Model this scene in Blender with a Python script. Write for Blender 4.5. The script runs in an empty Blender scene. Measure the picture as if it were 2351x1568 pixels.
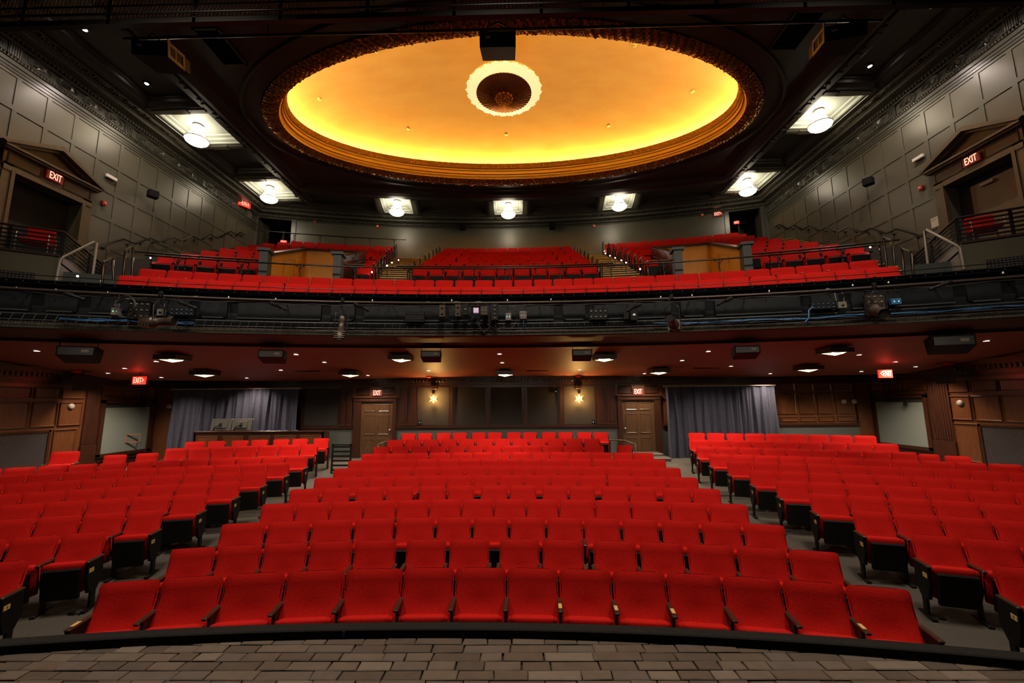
import bpy, math, random
import numpy as np
from mathutils import Vector, Matrix
random.seed(7)
sc = bpy.context.scene
col = sc.collection
PI = math.pi

# ------------------------------------------------------------------ camera, world, exposure
F = 962.0; CX, CY = 1175.5, 784.0
def cam_rows():
    pitch = math.atan(136 / F); yaw = -math.atan(9.5 / F * math.cos(pitch)); roll = math.radians(-0.4)
    c, s = math.cos, math.sin
    fwd = Vector((s(yaw) * c(pitch), c(yaw) * c(pitch), s(pitch)))
    r0 = Vector((c(yaw), -s(yaw), 0)); u0 = r0.cross(fwd)
    return r0 * c(roll) + u0 * s(roll), u0 * c(roll) - r0 * s(roll), fwd
CR, CU, CF = cam_rows()
EYE = Vector((0.4, 0, 2.75))
cd = bpy.data.cameras.new('camera'); cam = bpy.data.objects.new('camera', cd); col.objects.link(cam)
cd.sensor_width = 36; cd.lens = F / 2351 * 36; cd.clip_start = 0.05; cd.clip_end = 200
m = Matrix((CR, CU, -CF)).transposed().to_4x4(); m.translation = EYE
cam.matrix_world = m; sc.camera = cam
w = bpy.data.worlds.new('world'); sc.world = w; w.use_nodes = True
w.node_tree.nodes['Background'].inputs[0].default_value = (0.010, 0.008, 0.007, 1)
w.node_tree.nodes['Background'].inputs[1].default_value = 1.0
sc.view_settings.view_transform = 'Standard'; sc.view_settings.look = 'None'
sc.view_settings.exposure = 0.0; sc.view_settings.gamma = 1.0; sc.view_settings.use_curve_mapping = False
cy = sc.cycles
cy.use_denoising = True; cy.max_bounces = 5; cy.diffuse_bounces = 3; cy.glossy_bounces = 2
cy.transmission_bounces = 2; cy.sample_clamp_indirect = 4.0; cy.sample_clamp_direct = 0; cy.caustics_reflective = False; cy.caustics_refractive = False
cy.use_light_tree = True
try: cy.use_adaptive_sampling = True; cy.adaptive_threshold = 0.02
except Exception: pass

def area_light(name, loc, target, size, power, color=(1, .9, .78), size_y=None, spread=180):
    l = bpy.data.lights.new(name, 'AREA'); l.energy = power; l.color = color; l.size = size
    if size_y: l.shape = 'RECTANGLE'; l.size_y = size_y
    l.spread = math.radians(spread)
    o = bpy.data.objects.new(name, l); col.objects.link(o); o.location = loc
    o.rotation_euler = (Vector(target) - Vector(loc)).to_track_quat('-Z', 'Y').to_euler()
    return o
def spot(name, loc, target, power, angle, color=(1, .86, .68), rad=.05, blend=.6):
    l = bpy.data.lights.new(name, 'SPOT'); l.energy = power; l.color = color; l.spot_size = math.radians(angle)
    l.shadow_soft_size = rad; l.spot_blend = blend
    o = bpy.data.objects.new(name, l); col.objects.link(o); o.location = loc
    o.rotation_euler = (Vector(target) - Vector(loc)).to_track_quat('-Z', 'Y').to_euler()
    return o
def point(name, loc, power, color=(1, .8, .55), rad=.05):
    l = bpy.data.lights.new(name, 'POINT'); l.energy = power; l.color = color; l.shadow_soft_size = rad
    o = bpy.data.objects.new(name, l); col.objects.link(o); o.location = loc
    return o
# work lights over the stage, behind and above the viewpoint (the stage's own lighting bridge)
L_STAGE = 290; L_CEIL = 60
area_light('stage_work_light_a', (-5.2, 4.6, 9.7), (-5.6, 8.0, .5), 1.2, L_STAGE, (1, .84, .66), spread=145)
area_light('stage_work_light_b', (0.3, 4.6, 9.7), (0.3, 8.0, .5), 1.2, L_STAGE, (1, .84, .66), spread=145)
area_light('stage_work_light_c', (5.8, 4.6, 9.7), (6.2, 8.0, .5), 1.2, L_STAGE, (1, .84, .66), spread=145)

# added fill strip, unseen and no fixture of the hall, brightens the rear stalls
area_light('added_stalls_fill', (.3, -1.6, 5.6), (.3, 13.2, .75), 20, 36, (1, .82, .62), size_y=.3, spread=30)

# ------------------------------------------------------------------ surveying helpers: a photo pixel onto a real surface
K = .0012                       # the old building leans: heights above eye level rise very slightly to the right
def tz(x, z): return z + K * max(0., z - 2.75) * x
def TT(p): return (p[0], p[1], tz(p[0], p[2]))
def unT(p): return (p.z + 2.75 * K * p.x) / (1 + K * p.x) if p.z > 2.75 else p.z
def ray(u, v): return CR * ((u - CX) / F) + CU * ((CY - v) / F) + CF
def pj(p):
    q = Vector(p) - EYE
    return CX + F * q.dot(CR) / q.dot(CF), CY - F * q.dot(CU) / q.dot(CF)
def back(p): return Vector((p.x, p.y, unT(p)))      # world -> unleaned building coordinates
def onX(u, v, x): d = ray(u, v); return back(EYE + d * ((x - EYE.x) / d.x))
def onY(u, v, y): d = ray(u, v); return back(EYE + d * (y / d.y))
def march(u, v, f, lo=1., hi=60., n=240):
    d = ray(u, v); a = lo; fa = f(EYE + d * a)
    for i in range(1, n + 1):
        b = lo + (hi - lo) * i / n; fb = f(EYE + d * b)
        if fa * fb <= 0:
            for _ in range(30):
                mm = (a + b) / 2
                if f(EYE + d * mm) * fa > 0: a = mm
                else: b = mm
            return back(EYE + d * a)
        a, fa = b, fb
def onZ(u, v, z): return march(u, v, lambda p: unT(p) - z)
OC = (-.3, -12.7); OR0 = 17.7       # centre and first radius of the orchestra rows
BC = (.37, -18.9)                   # centre of the balcony arcs
def rad(p, c): return math.hypot(p[0] - c[0], p[1] - c[1])
def onR(u, v, r, c): return march(u, v, lambda p: rad(p, c) - r, 3)
def polar(c, r, phi): return c[0] + r * math.sin(phi), c[1] + r * math.cos(phi)
def phi_of(u, c, r, z):
    lo, hi = -.95, .95
    for _ in range(34):
        mid = (lo + hi) / 2; x, y = polar(c, r, mid)
        if y < 1.0: val = -1e9 if mid < 0 else 1e9
        else: val = pj((x, y, tz(x, z)))[0]
        if val < u: lo = mid
        else: hi = mid
    return (lo + hi) / 2
WL, WR, YR = -12.5, 12.9, 15.0      # side walls, rear wall under the balcony
RB = 40.7                           # radius of the balcony's rear wall

# ------------------------------------------------------------------ materials
def mat(name, c, rough=.5, metal=0., c2=None, scale=6., bump=0., emit=None, es=0., stretch=None, spec=.5, detail=4., coat=0.):
    mt = bpy.data.materials.new(name); mt.use_nodes = True; nt = mt.node_tree; b = nt.nodes['Principled BSDF']
    b.inputs['Base Color'].default_value = (*c, 1); b.inputs['Roughness'].default_value = rough
    b.inputs['Metallic'].default_value = metal; b.inputs['Specular IOR Level'].default_value = spec
    if coat: b.inputs['Coat Weight'].default_value = coat; b.inputs['Coat Roughness'].default_value = .2
    if emit: b.inputs['Emission Color'].default_value = (*emit, 1); b.inputs['Emission Strength'].default_value = es
    if c2 or bump:
        tc = nt.nodes.new('ShaderNodeTexCoord'); mp = nt.nodes.new('ShaderNodeMapping'); n = nt.nodes.new('ShaderNodeTexNoise')
        n.inputs['Scale'].default_value = scale; n.inputs['Detail'].default_value = detail
        if stretch: mp.inputs['Scale'].default_value = stretch
        nt.links.new(tc.outputs['Object'], mp.inputs[0]); nt.links.new(mp.outputs[0], n.inputs['Vector'])
        if c2:
            r = nt.nodes.new('ShaderNodeValToRGB'); r.color_ramp.elements[0].position = .32; r.color_ramp.elements[1].position = .68
            r.color_ramp.elements[0].color = (*c, 1); r.color_ramp.elements[1].color = (*c2, 1)
            nt.links.new(n.outputs['Fac'], r.inputs[0]); nt.links.new(r.outputs[0], b.inputs['Base Color'])
        if bump:
            bp = nt.nodes.new('ShaderNodeBump'); bp.inputs['Strength'].default_value = bump; bp.inputs['Distance'].default_value = .02
            nt.links.new(n.outputs['Fac'], bp.inputs['Height']); nt.links.new(bp.outputs[0], b.inputs['Normal'])
    return mt
M = {}
M['red'] = mat('red_wool_upholstery', (.40, .0055, .0038), .85, c2=(.47, .0075, .0048), scale=40, bump=.12, spec=.12)
nt = M['red'].node_tree; b = nt.nodes['Principled BSDF']; b.inputs['Sheen Weight'].default_value = .12; b.inputs['Sheen Roughness'].default_value = .45; b.inputs['Sheen Tint'].default_value = (1, .12, .08, 1)
M['shell'] = mat('black_plastic_shell', (.006, .0055, .005), .5, c2=(.008, .007, .0065), scale=30, spec=.12)
M['arm'] = mat('dark_stained_armrest', (.030, .014, .008), .35, c2=(.05, .022, .012), scale=14, stretch=(1, .15, 1))
M['steel'] = mat('black_painted_steel', (.014, .012, .011), .32, metal=.3)
M['rail'] = mat('bronzed_rail', (.045, .036, .03), .28, metal=.85)
M['ironwork'] = mat('wrought_iron', (.015, .012, .011), .35, metal=.5)
M['plate'] = mat('brass_plate', (.85, .62, .22), .3, metal=.4, emit=(.9, .62, .2), es=.0)
M['ink'] = mat('black_ink', (.03, .02, .01), .6)
M['carpet'] = mat('grey_brown_carpet', (.060, .052, .044), .95, c2=(.075, .066, .057), scale=60, bump=.2, spec=.1)
M['black'] = mat('black_duvetyne', (.008, .007, .007), .9, c2=(.012, .011, .011), scale=30, spec=.2)
M['stagebase'] = mat('stage_joint_mortar', (.030, .022, .017), .9)
M['oak'] = mat('dark_walnut_panelling', (.066, .022, .008), .3, c2=(.115, .040, .014), scale=5, stretch=(6, 6, .5), bump=.06, coat=.3)
M['oak2'] = mat('mahogany_trim', (.024, .0075, .0042), .36, c2=(.042, .014, .007), scale=5, stretch=(6, 6, .5), coat=.1, spec=.3)
M['door'] = mat('oak_door', (.046, .020, .007), .38, c2=(.078, .036, .013), scale=7, stretch=(5, 5, .4), bump=.08)
M['greenwall'] = mat('olive_grey_wall_paint', (.088, .080, .056), .32, c2=(.106, .096, .068), scale=1.2, bump=.10, detail=8)
M['greenrear'] = mat('olive_grey_rear_wall_paint', (.084, .077, .056), .34, c2=(.10, .092, .068), scale=1.0, bump=.06, detail=8)
M['fabricpanel'] = mat('grey_acoustic_fabric', (.028, .024, .023), .95, c2=(.036, .031, .029), scale=80, spec=.1)
M['screen'] = mat('grey_green_board', (.125, .145, .13), .8, c2=(.14, .16, .145), scale=40)
M['lowgreen'] = mat('slate_green_dado_paint', (.050, .056, .052), .6)
M['curtain'] = mat('navy_grey_velour', (.036, .037, .056), .85, c2=(.050, .051, .075), scale=20, spec=.15)
M['ceil'] = mat('dark_umber_ceiling_paint', (.022, .016, .013), .42, c2=(.028, .021, .017), scale=3, bump=.04)
M['ceilgreen'] = mat('dark_green_cornice_paint', (.060, .056, .043), .28, c2=(.074, .069, .053), scale=6, bump=.08)
M['panelgreen'] = mat('pale_green_coffer_paint', (.36, .39, .34), .5)
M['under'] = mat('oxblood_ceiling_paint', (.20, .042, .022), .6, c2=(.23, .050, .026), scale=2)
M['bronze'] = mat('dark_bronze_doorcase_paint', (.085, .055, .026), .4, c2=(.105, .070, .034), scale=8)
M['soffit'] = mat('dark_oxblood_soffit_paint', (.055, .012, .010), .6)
M['riser'] = mat('black_stair_riser', (.018, .016, .013), .7)
M['gilt'] = mat('aged_gilt_leaf', (.34, .13, .022), .30, metal=.75, c2=(.50, .22, .04), scale=14, bump=.5)
M['giltyellow'] = mat('ochre_moulding', (1.0, .66, .10), .38, c2=(1.0, .70, .13), scale=8, metal=.6)
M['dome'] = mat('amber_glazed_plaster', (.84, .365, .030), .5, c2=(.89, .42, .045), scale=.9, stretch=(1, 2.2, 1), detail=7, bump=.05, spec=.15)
M['yellowwall'] = mat('ochre_panelled_wall', (.62, .31, .035), .45, c2=(.68, .35, .045), scale=3)
M['nosing'] = mat('yellow_step_nosing', (.60, .36, .06), .5)
M['face'] = mat('blue_black_balcony_paint', (.006, .0075, .0095), .42, c2=(.011, .013, .016), scale=5, bump=.15, spec=.3)
M['facelight'] = mat('slate_moulding_paint', (.035, .038, .042), .35)
M['kit'] = mat('black_equipment_casing', (.007, .007, .008), .5, c2=(.011, .011, .012), scale=20, spec=.15)
M['kitdark'] = mat('charcoal_monitor_plastic', (.045, .042, .040), .45)
M['kitgrey'] = mat('grey_equipment_plate', (.13, .12, .105), .4)
M['brownkit'] = mat('scuffed_lamp_housing', (.050, .034, .026), .4, metal=.3)
M['bluecable'] = mat('blue_cable', (.03, .10, .24), .5)
M['cable'] = mat('dark_cable', (.03, .026, .026), .5)
M['greycable'] = mat('pale_cable', (.22, .20, .19), .5)
M['white'] = mat('white_plastic', (.75, .68, .60), .5)
M['paper'] = mat('paper', (.62, .55, .46), .8)
M['alarm'] = mat('red_alarm_plastic', (.70, .03, .015), .4)
M['mesh'] = mat('woven_wire', (.16, .14, .15), .4, metal=.6)
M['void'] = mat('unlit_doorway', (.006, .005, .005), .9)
M['pinkwood'] = mat('reddish_wood_door', (.22, .09, .055), .35, c2=(.26, .11, .065), scale=4, stretch=(4, 4, .4))
M['metalpanel'] = mat('perforated_grey_metal', (.22, .21, .21), .4, metal=.4)
M['glow_lamp'] = mat('lit_opal_glass', (.9, .9, .85), .3, emit=(1, .85, .63), es=16)
M['glow_ring'] = mat('lit_pleated_glass', (.62, .48, .20), .3, emit=(1, .78, .36), es=1.0)
M['glow_cove'] = mat('cove_lamp_tube', (.9, .8, .6), .3, emit=(1, .95, .78), es=88)
M['glow_star'] = mat('lit_star_diffuser', (.9, .8, .55), .3, emit=(1, .82, .45), es=5.0)
M['glow_down'] = mat('lit_downlight_lens', (.9, .9, .85), .3, emit=(1, .86, .74), es=14)
M['glow_small'] = mat('lit_aisle_lamp', (.9, .9, .85), .3, emit=(1, .90, .78), es=60)
M['glow_spot'] = mat('lit_spot_lens', (.9, .9, .85), .3, emit=(1, .86, .78), es=80)
M['glow_bulb'] = mat('lit_filament_bulb', (.9, .8, .5), .3, emit=(1, .56, .15), es=3000)
M['exit_red'] = mat('lit_red_sign_face', (.6, .02, .01), .4, emit=(1, .03, .015), es=.9)
M['exit_dim'] = mat('dark_red_sign_face', (.10, .015, .01), .4, emit=(1, .05, .02), es=.06)
M['exit_letter'] = mat('lit_sign_letter', (.9, .5, .4), .4, emit=(1, .33, .22), es=2.4)
M['amberglass'] = mat('amber_glass_star', (.75, .45, .12), .25, emit=(1, .62, .2), es=1.2)
M['ledgreen'] = mat('green_led', (.1, .6, .3), .4, emit=(.2, 1, .5), es=1.5)
M['bluecloth'] = mat('blue_dust_cloth', (.05, .08, .22), .85)
M['trimline'] = mat('worn_bright_trim', (.28, .24, .20), .35)
STONE = [mat('stone_sett_' + n, c, .75, c2=c2, scale=9, bump=.35, detail=8) for n, c, c2 in
         [('umber', (.070, .046, .032), (.088, .060, .043)), ('taupe', (.092, .066, .049), (.112, .082, .062)),
          ('mauve', (.078, .058, .048), (.096, .072, .062)), ('sable', (.055, .037, .026), (.070, .048, .036)), ('pale', (.125, .094, .073), (.150, .115, .092))]]

# ------------------------------------------------------------------ mesh building
class MB:
    def __init__(s): s.v = []; s.f = []; s.m = []; s.cur = 0; s.smooth = []
    def add(s, vs, fs, sm=False):
        o = len(s.v); s.v += [tuple(p) for p in vs]
        for f in fs: s.f.append(tuple(i + o for i in f)); s.m.append(s.cur); s.smooth.append(sm)
        return s
    def box(s, x0, x1, y0, y1, z0, z1):
        return s.add([(x0, y0, z0), (x1, y0, z0), (x1, y1, z0), (x0, y1, z0), (x0, y0, z1), (x1, y0, z1), (x1, y1, z1), (x0, y1, z1)],
                     [(0, 3, 2, 1), (4, 5, 6, 7), (0, 1, 5, 4), (1, 2, 6, 5), (2, 3, 7, 6), (3, 0, 4, 7)])
    def bbox(s, x0, x1, y0, y1, z0, z1, b):
        """box with chamfered edges"""
        c = [((x0 + x1) / 2, (y0 + y1) / 2, (z0 + z1) / 2)]; hx, hy, hz = (x1 - x0) / 2, (y1 - y0) / 2, (z1 - z0) / 2
        cx, cy_, cz = c[0]; vs = []; idx = {}
        for sx in (-1, 1):
            for sy in (-1, 1):
                for sz in (-1, 1):
                    for a in range(3):
                        d = [hx - b, hy - b, hz - b]; d[a] += b
                        idx[(sx, sy, sz, a)] = len(vs); vs.append((cx + sx * d[0], cy_ + sy * d[1], cz + sz * d[2]))
        fs = []
        for a in range(3):
            o1, o2 = [i for i in range(3) if i != a]
            for sg in (-1, 1):
                q = []
                for p1, p2 in ((-1, -1), (1, -1), (1, 1), (-1, 1)):
                    t = [0, 0, 0]; t[a] = sg; t[o1] = p1; t[o2] = p2; q.append(idx[(*t, a)])
                fs.append(tuple(q))
        for a in range(3):       # edges parallel to axis a
            o1, o2 = [i for i in range(3) if i != a]
            for p1 in (-1, 1):
                for p2 in (-1, 1):
                    t0 = [0, 0, 0]; t0[a] = -1; t0[o1] = p1; t0[o2] = p2; t1 = list(t0); t1[a] = 1
                    fs.append((idx[(*t0, o1)], idx[(*t1, o1)], idx[(*t1, o2)], idx[(*t0, o2)]))
        for sx in (-1, 1):
            for sy in (-1, 1):
                for sz in (-1, 1): fs.append(tuple(idx[(sx, sy, sz, a)] for a in range(3)))
        return s.add(vs, fs)
    def quad(s, a, b, c, d): return s.add([a, b, c, d], [(0, 1, 2, 3)])
    def grid(s, fn, nu, nv, sm=True, closeu=False):
        vs = [fn(i / nu, j / nv) for j in range(nv + 1) for i in range(nu + (0 if closeu else 1))]
        W = nu if closeu else nu + 1; fs = []
        for j in range(nv):
            for i in range(nu):
                i2 = (i + 1) % W
                fs.append((j * W + i, j * W + i2, (j + 1) * W + i2, (j + 1) * W + i))
        return s.add(vs, fs, sm)
    def tube(s, pts, r, n=8, sm=True, caps=True):
        pts = [Vector(p) for p in pts]; rings = []
        for i, p in enumerate(pts):
            t = (pts[min(i + 1, len(pts) - 1)] - pts[max(i - 1, 0)]).normalized()
            a = Vector((0, 0, 1)) if abs(t.z) < .95 else Vector((1, 0, 0))
            u = t.cross(a).normalized(); w_ = t.cross(u).normalized()
            rr = r[i] if isinstance(r, (list, tuple)) else r
            rings.append([p + (u * math.cos(2 * PI * k / n) + w_ * math.sin(2 * PI * k / n)) * rr for k in range(n)])
        vs = [q for rg in rings for q in rg]; fs = []
        for i in range(len(pts) - 1):
            for k in range(n): fs.append((i * n + k, i * n + (k + 1) % n, (i + 1) * n + (k + 1) % n, (i + 1) * n + k))
        s.add(vs, fs, sm)
        if caps:
            s.add(rings[0], [tuple(range(n))]); s.add(rings[-1], [tuple(reversed(range(n)))])
        return s
    def lathe(s, prof, c=(0, 0, 0), n=24, sm=True, sq=(1, 1)):
        vs = [(c[0] + r * math.cos(2 * PI * k / n) * sq[0], c[1] + r * math.sin(2 * PI * k / n) * sq[1], c[2] + z) for r, z in prof for k in range(n)]
        fs = [(i * n + k, i * n + (k + 1) % n, (i + 1) * n + (k + 1) % n, (i + 1) * n + k) for i in range(len(prof) - 1) for k in range(n)]
        return s.add(vs, fs, sm)
    def prism(s, poly, z0, z1):
        n = len(poly); vs = [(x, y, z0) for x, y in poly] + [(x, y, z1) for x, y in poly]
        return s.add(vs, [tuple(reversed(range(n))), tuple(range(n, 2 * n))] + [(i, (i + 1) % n, n + (i + 1) % n, n + i) for i in range(n)])
    def extr(s, poly3, off):
        """thick plate: polygon of 3d points pushed by vector off"""
        n = len(poly3); o = Vector(off); vs = [Vector(p) for p in poly3] + [Vector(p) + o for p in poly3]
        return s.add(vs, [tuple(reversed(range(n))), tuple(range(n, 2 * n))] + [(i, (i + 1) % n, n + (i + 1) % n, n + i) for i in range(n)])
    def xf(s, start, mtx):
        s.v[start:] = [tuple(mtx @ Vector(p)) for p in s.v[start:]]; return s
    def mesh(s, name, mats, lean=False):
        me = bpy.data.meshes.new(name)
        vs = [TT(p) for p in s.v] if lean else s.v
        me.from_pydata(vs, [], s.f)
        for mm_ in (mats if isinstance(mats, (list, tuple)) else [mats]): me.materials.append(mm_)
        me.polygons.foreach_set('material_index', s.m); me.polygons.foreach_set('use_smooth', s.smooth)
        me.update(); return me
    def build(s, name, mats, parent=None, lean=False, **kw):
        o = bpy.data.objects.new(name, s.mesh(name, mats, lean)); col.objects.link(o)
        if parent: o.parent = parent
        for k_, v_ in kw.items(): o[k_] = v_
        return o
def inst(name, me, loc=(0, 0, 0), rot=(0, 0, 0), scale=(1, 1, 1), parent=None, **kw):
    o = bpy.data.objects.new(name, me); col.objects.link(o); o.location = loc; o.rotation_euler = rot; o.scale = scale
    if parent: o.parent = parent
    for k_, v_ in kw.items(): o[k_] = v_
    return o
def thing(name, label, cat, loc=(0, 0, 0), rot=0., group=None):
    o = bpy.data.objects.new(name, None); col.objects.link(o); o.location = loc
    o.rotation_euler = (0, 0, rot) if not hasattr(rot, '__len__') else rot
    o['label'] = label; o['category'] = cat
    if group: o['group'] = group
    return o
def copy_tree(o, parent=None):
    c = o.copy(); col.objects.link(c); c.parent = parent
    for ch in list(o.children): copy_tree(ch, c)
    return c
def tag(o, label, cat, group=None):
    o['label'] = label; o['category'] = cat
    if group: o['group'] = group
    return o
TEXTS = {}
def text(name, s, size, m_, parent, loc, rot, depth=.004):
    key = (s, size, m_.name, depth)
    if key not in TEXTS:
        cu = bpy.data.curves.new(name, 'FONT'); cu.body = s; cu.size = size; cu.extrude = depth; cu.align_x = 'CENTER'; cu.align_y = 'CENTER'
        cu.resolution_u = 2
        o = bpy.data.objects.new(name, cu); col.objects.link(o)
        me = bpy.data.meshes.new_from_object(o); me.materials.clear(); me.materials.append(m_); me.name = name
        bpy.data.objects.remove(o); bpy.data.curves.remove(cu); TEXTS[key] = me
    return inst(name, TEXTS[key], loc, rot, parent=parent)
ORD = ['', 'first', 'second', 'third', 'fourth', 'fifth', 'sixth', 'seventh', 'eighth', 'ninth', 'tenth', 'eleventh', 'twelfth', 'thirteenth', 'fourteenth', 'fifteenth', 'sixteenth',
       'seventeenth', 'eighteenth', 'nineteenth', 'twentieth', 'twenty-first', 'twenty-second', 'twenty-third', 'twenty-fourth', 'twenty-fifth', 'twenty-sixth', 'twenty-seventh', 'twenty-eighth',
       'twenty-ninth', 'thirtieth', 'thirty-first', 'thirty-second', 'thirty-third', 'thirty-fourth', 'thirty-fifth']

# ================================================================== STRUCTURE
def struct(name, mb, m_, parent=None, lean=True, label=None):
    o = mb.build(name, m_, parent, lean)
    if parent is None: o['kind'] = 'structure'
    if label: o['label'] = label
    return o
def clampx(p, lo=WL, hi=WR, ymax=None):
    x, y, z = p; x = min(max(x, lo), hi)
    if ymax: y = min(y, ymax)
    return (x, y, z)
def revolve(mb, prof, c, p0, p1, n, lo=WL - .05, hi=WR + .05, sm=False, ymax=None):
    """sheet swept round centre c; each profile point is (radius, height); trimmed at the side walls along its own arc"""
    def row(r):
        a0 = max(p0, math.asin(max(-1, min(1, (lo - c[0]) / r)))); a1 = min(p1, math.asin(max(-1, min(1, (hi - c[0]) / r))))
        return a0, a1
    vs = []
    for r, z in prof:
        a0, a1 = row(r)
        for i in range(n + 1):
            a = a0 + (a1 - a0) * i / n; x, y = polar(c, r, a)
            if ymax: y = min(y, ymax)
            vs.append((x, y, z))
    W = n + 1
    fs = [(j * W + i, j * W + i + 1, (j + 1) * W + i + 1, (j + 1) * W + i) for j in range(len(prof) - 1) for i in range(n)]
    return mb.add(vs, fs, sm)
ZC = [0, .05, .11, .185, .25, .30, .356, .42, .475, .57, .685, .82]
def ofloor(r):
    k = (r - OR0) / .83
    if k <= 0: return 0.
    if k >= 11: return .82
    i = int(k); return ZC[i] + (ZC[i + 1] - ZC[i]) * (k - i)

# ---- orchestra floor (raked)
mb = MB(); revolve(mb, [(15.4, -.03)] + [(OR0 + .83 * k / 2 - .2, ofloor(OR0 + .83 * k / 2) - .004) for k in range(0, 27)], OC, -.95, .95, 60, ymax=YR + .1)
struct('floor', mb, M['carpet'])
# steps with pale nosings at the head of the right aisle
for k, (r, x0, x1) in enumerate([(26.2, 4.25, 5.25), (26.75, 4.15, 5.25), (27.3, 4.0, 5.2)]):
    mb = MB(); y = OC[1] + math.sqrt(r * r - 22); z = ofloor(r)
    mb.box(x0, x1, y, y + .6, z - .2, z + .07 + .05 * k); mb.cur = 1; mb.box(x0, x1, y - .012, y + .03, z + .045 + .05 * k, z + .075 + .05 * k)
    struct('aisle_step', mb, [M['carpet'], M['trimline']])

# ---- stage: stone setts and black edge curb
def edge(x): return 3.60 - .0227 * (x + .35) ** 2
ST = .90
mb = MB(); mb.box(-6, 6.5, -3.0, 3.3, ST - .9, ST - .03)
n = 40
for i in range(n):
    x0 = -6 + 12.5 * i / n; x1 = -6 + 12.5 * (i + 1) / n
    mb.add([(x0, 3.3, ST - .03), (x1, 3.3, ST - .03), (x1, edge(x1), ST - .03), (x0, edge(x0), ST - .03), (x0, edge(x0), 0), (x1, edge(x1), 0)], [(0, 1, 2, 3), (3, 2, 5, 4)])
stage = struct('stage_floor', mb, M['stagebase'], lean=False)
count = 0
y1 = 3.605; row = 0
while y1 > 2.72:
    h = .104 if row else .095; y0 = y1 - h; x = -4.75 + random.random() * .2
    while x < 5.2:
        wd = random.choice([.17, .20, .215, .24, .26, .30, .36]) * (.95 + .1 * random.random()); xa, xb = x + .004, x + wd - .004
        sk = [random.uniform(-.005, .005) for _ in range(8)]
        ya, yb = y0 + .004, y1 - .004
        lim = lambda xx, yy: min(yy, edge(xx) + .03)
        if lim(xa, yb) - ya > .02 or lim(xb, yb) - ya > .02:
            vis = pj((x + wd / 2, (ya + yb) / 2, ST))
            if -80 < vis[0] < 2430 and vis[1] < 1600:
                zt = ST + random.uniform(-.003, .003); b = .007
                q = [(xa + sk[0], ya + sk[1]), (xb + sk[2], ya + sk[3]), (xb + sk[4], max(ya + .01, lim(xb, yb + sk[5] * .5))), (xa + sk[6], max(ya + .01, lim(xa, yb + sk[7] * .5)))]
                cx_ = sum(p[0] for p in q) / 4; cy_ = sum(p[1] for p in q) / 4
                inn = [(px + (b if px < cx_ else -b), py + (b if py < cy_ else -b)) for px, py in q]
                mb = MB(); mb.add([(px, py, ST - .03) for px, py in q] + [(px, py, zt - .005) for px, py in q] + [(px, py, zt) for px, py in inn],
                                  [(i, (i + 1) % 4, 4 + (i + 1) % 4, 4 + i) for i in range(4)] + [(4 + i, 4 + (i + 1) % 4, 8 + (i + 1) % 4, 8 + i) for i in range(4)] + [(8, 9, 10, 11)])
                if count < 300: mb.build('paver', STONE[random.choices(range(5), [4, 4, 3, 3, 1.3])[0]], stage); count += 1
        x += wd
    y1 = y0; row += 1
mb = MB(); n = 60
xs = [-6 + 12.5 * i / n for i in range(n + 1)]
vs = []
for x in xs: vs += [(x, edge(x) - .005, ST - .02), (x, edge(x) - .005, ST + .058), (x, edge(x) + .006, ST + .066), (x, edge(x) + .10, ST + .066), (x, edge(x) + .115, ST + .056), (x, edge(x) + .115, 0)]
mb.add(vs, [(6 * i + j, 6 * i + 6 + j, 6 * i + 7 + j, 6 * i + 1 + j) for i in range(n) for j in range(5)])
tag(mb.build('stage_edge_curb', M['black']), 'black cloth-covered curb along the curved front edge of the stone stage', 'curb')
mb = MB(); x = -.98; mb.box(x - .007, x + .007, edge(x) - .009, edge(x) + .0, ST + .015, ST + .055)
tag(mb.build('spike_tape', mat('teal_tape', (.0, .13, .13), .6)), 'small strip of teal spike tape on the black stage curb', 'tape')

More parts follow.
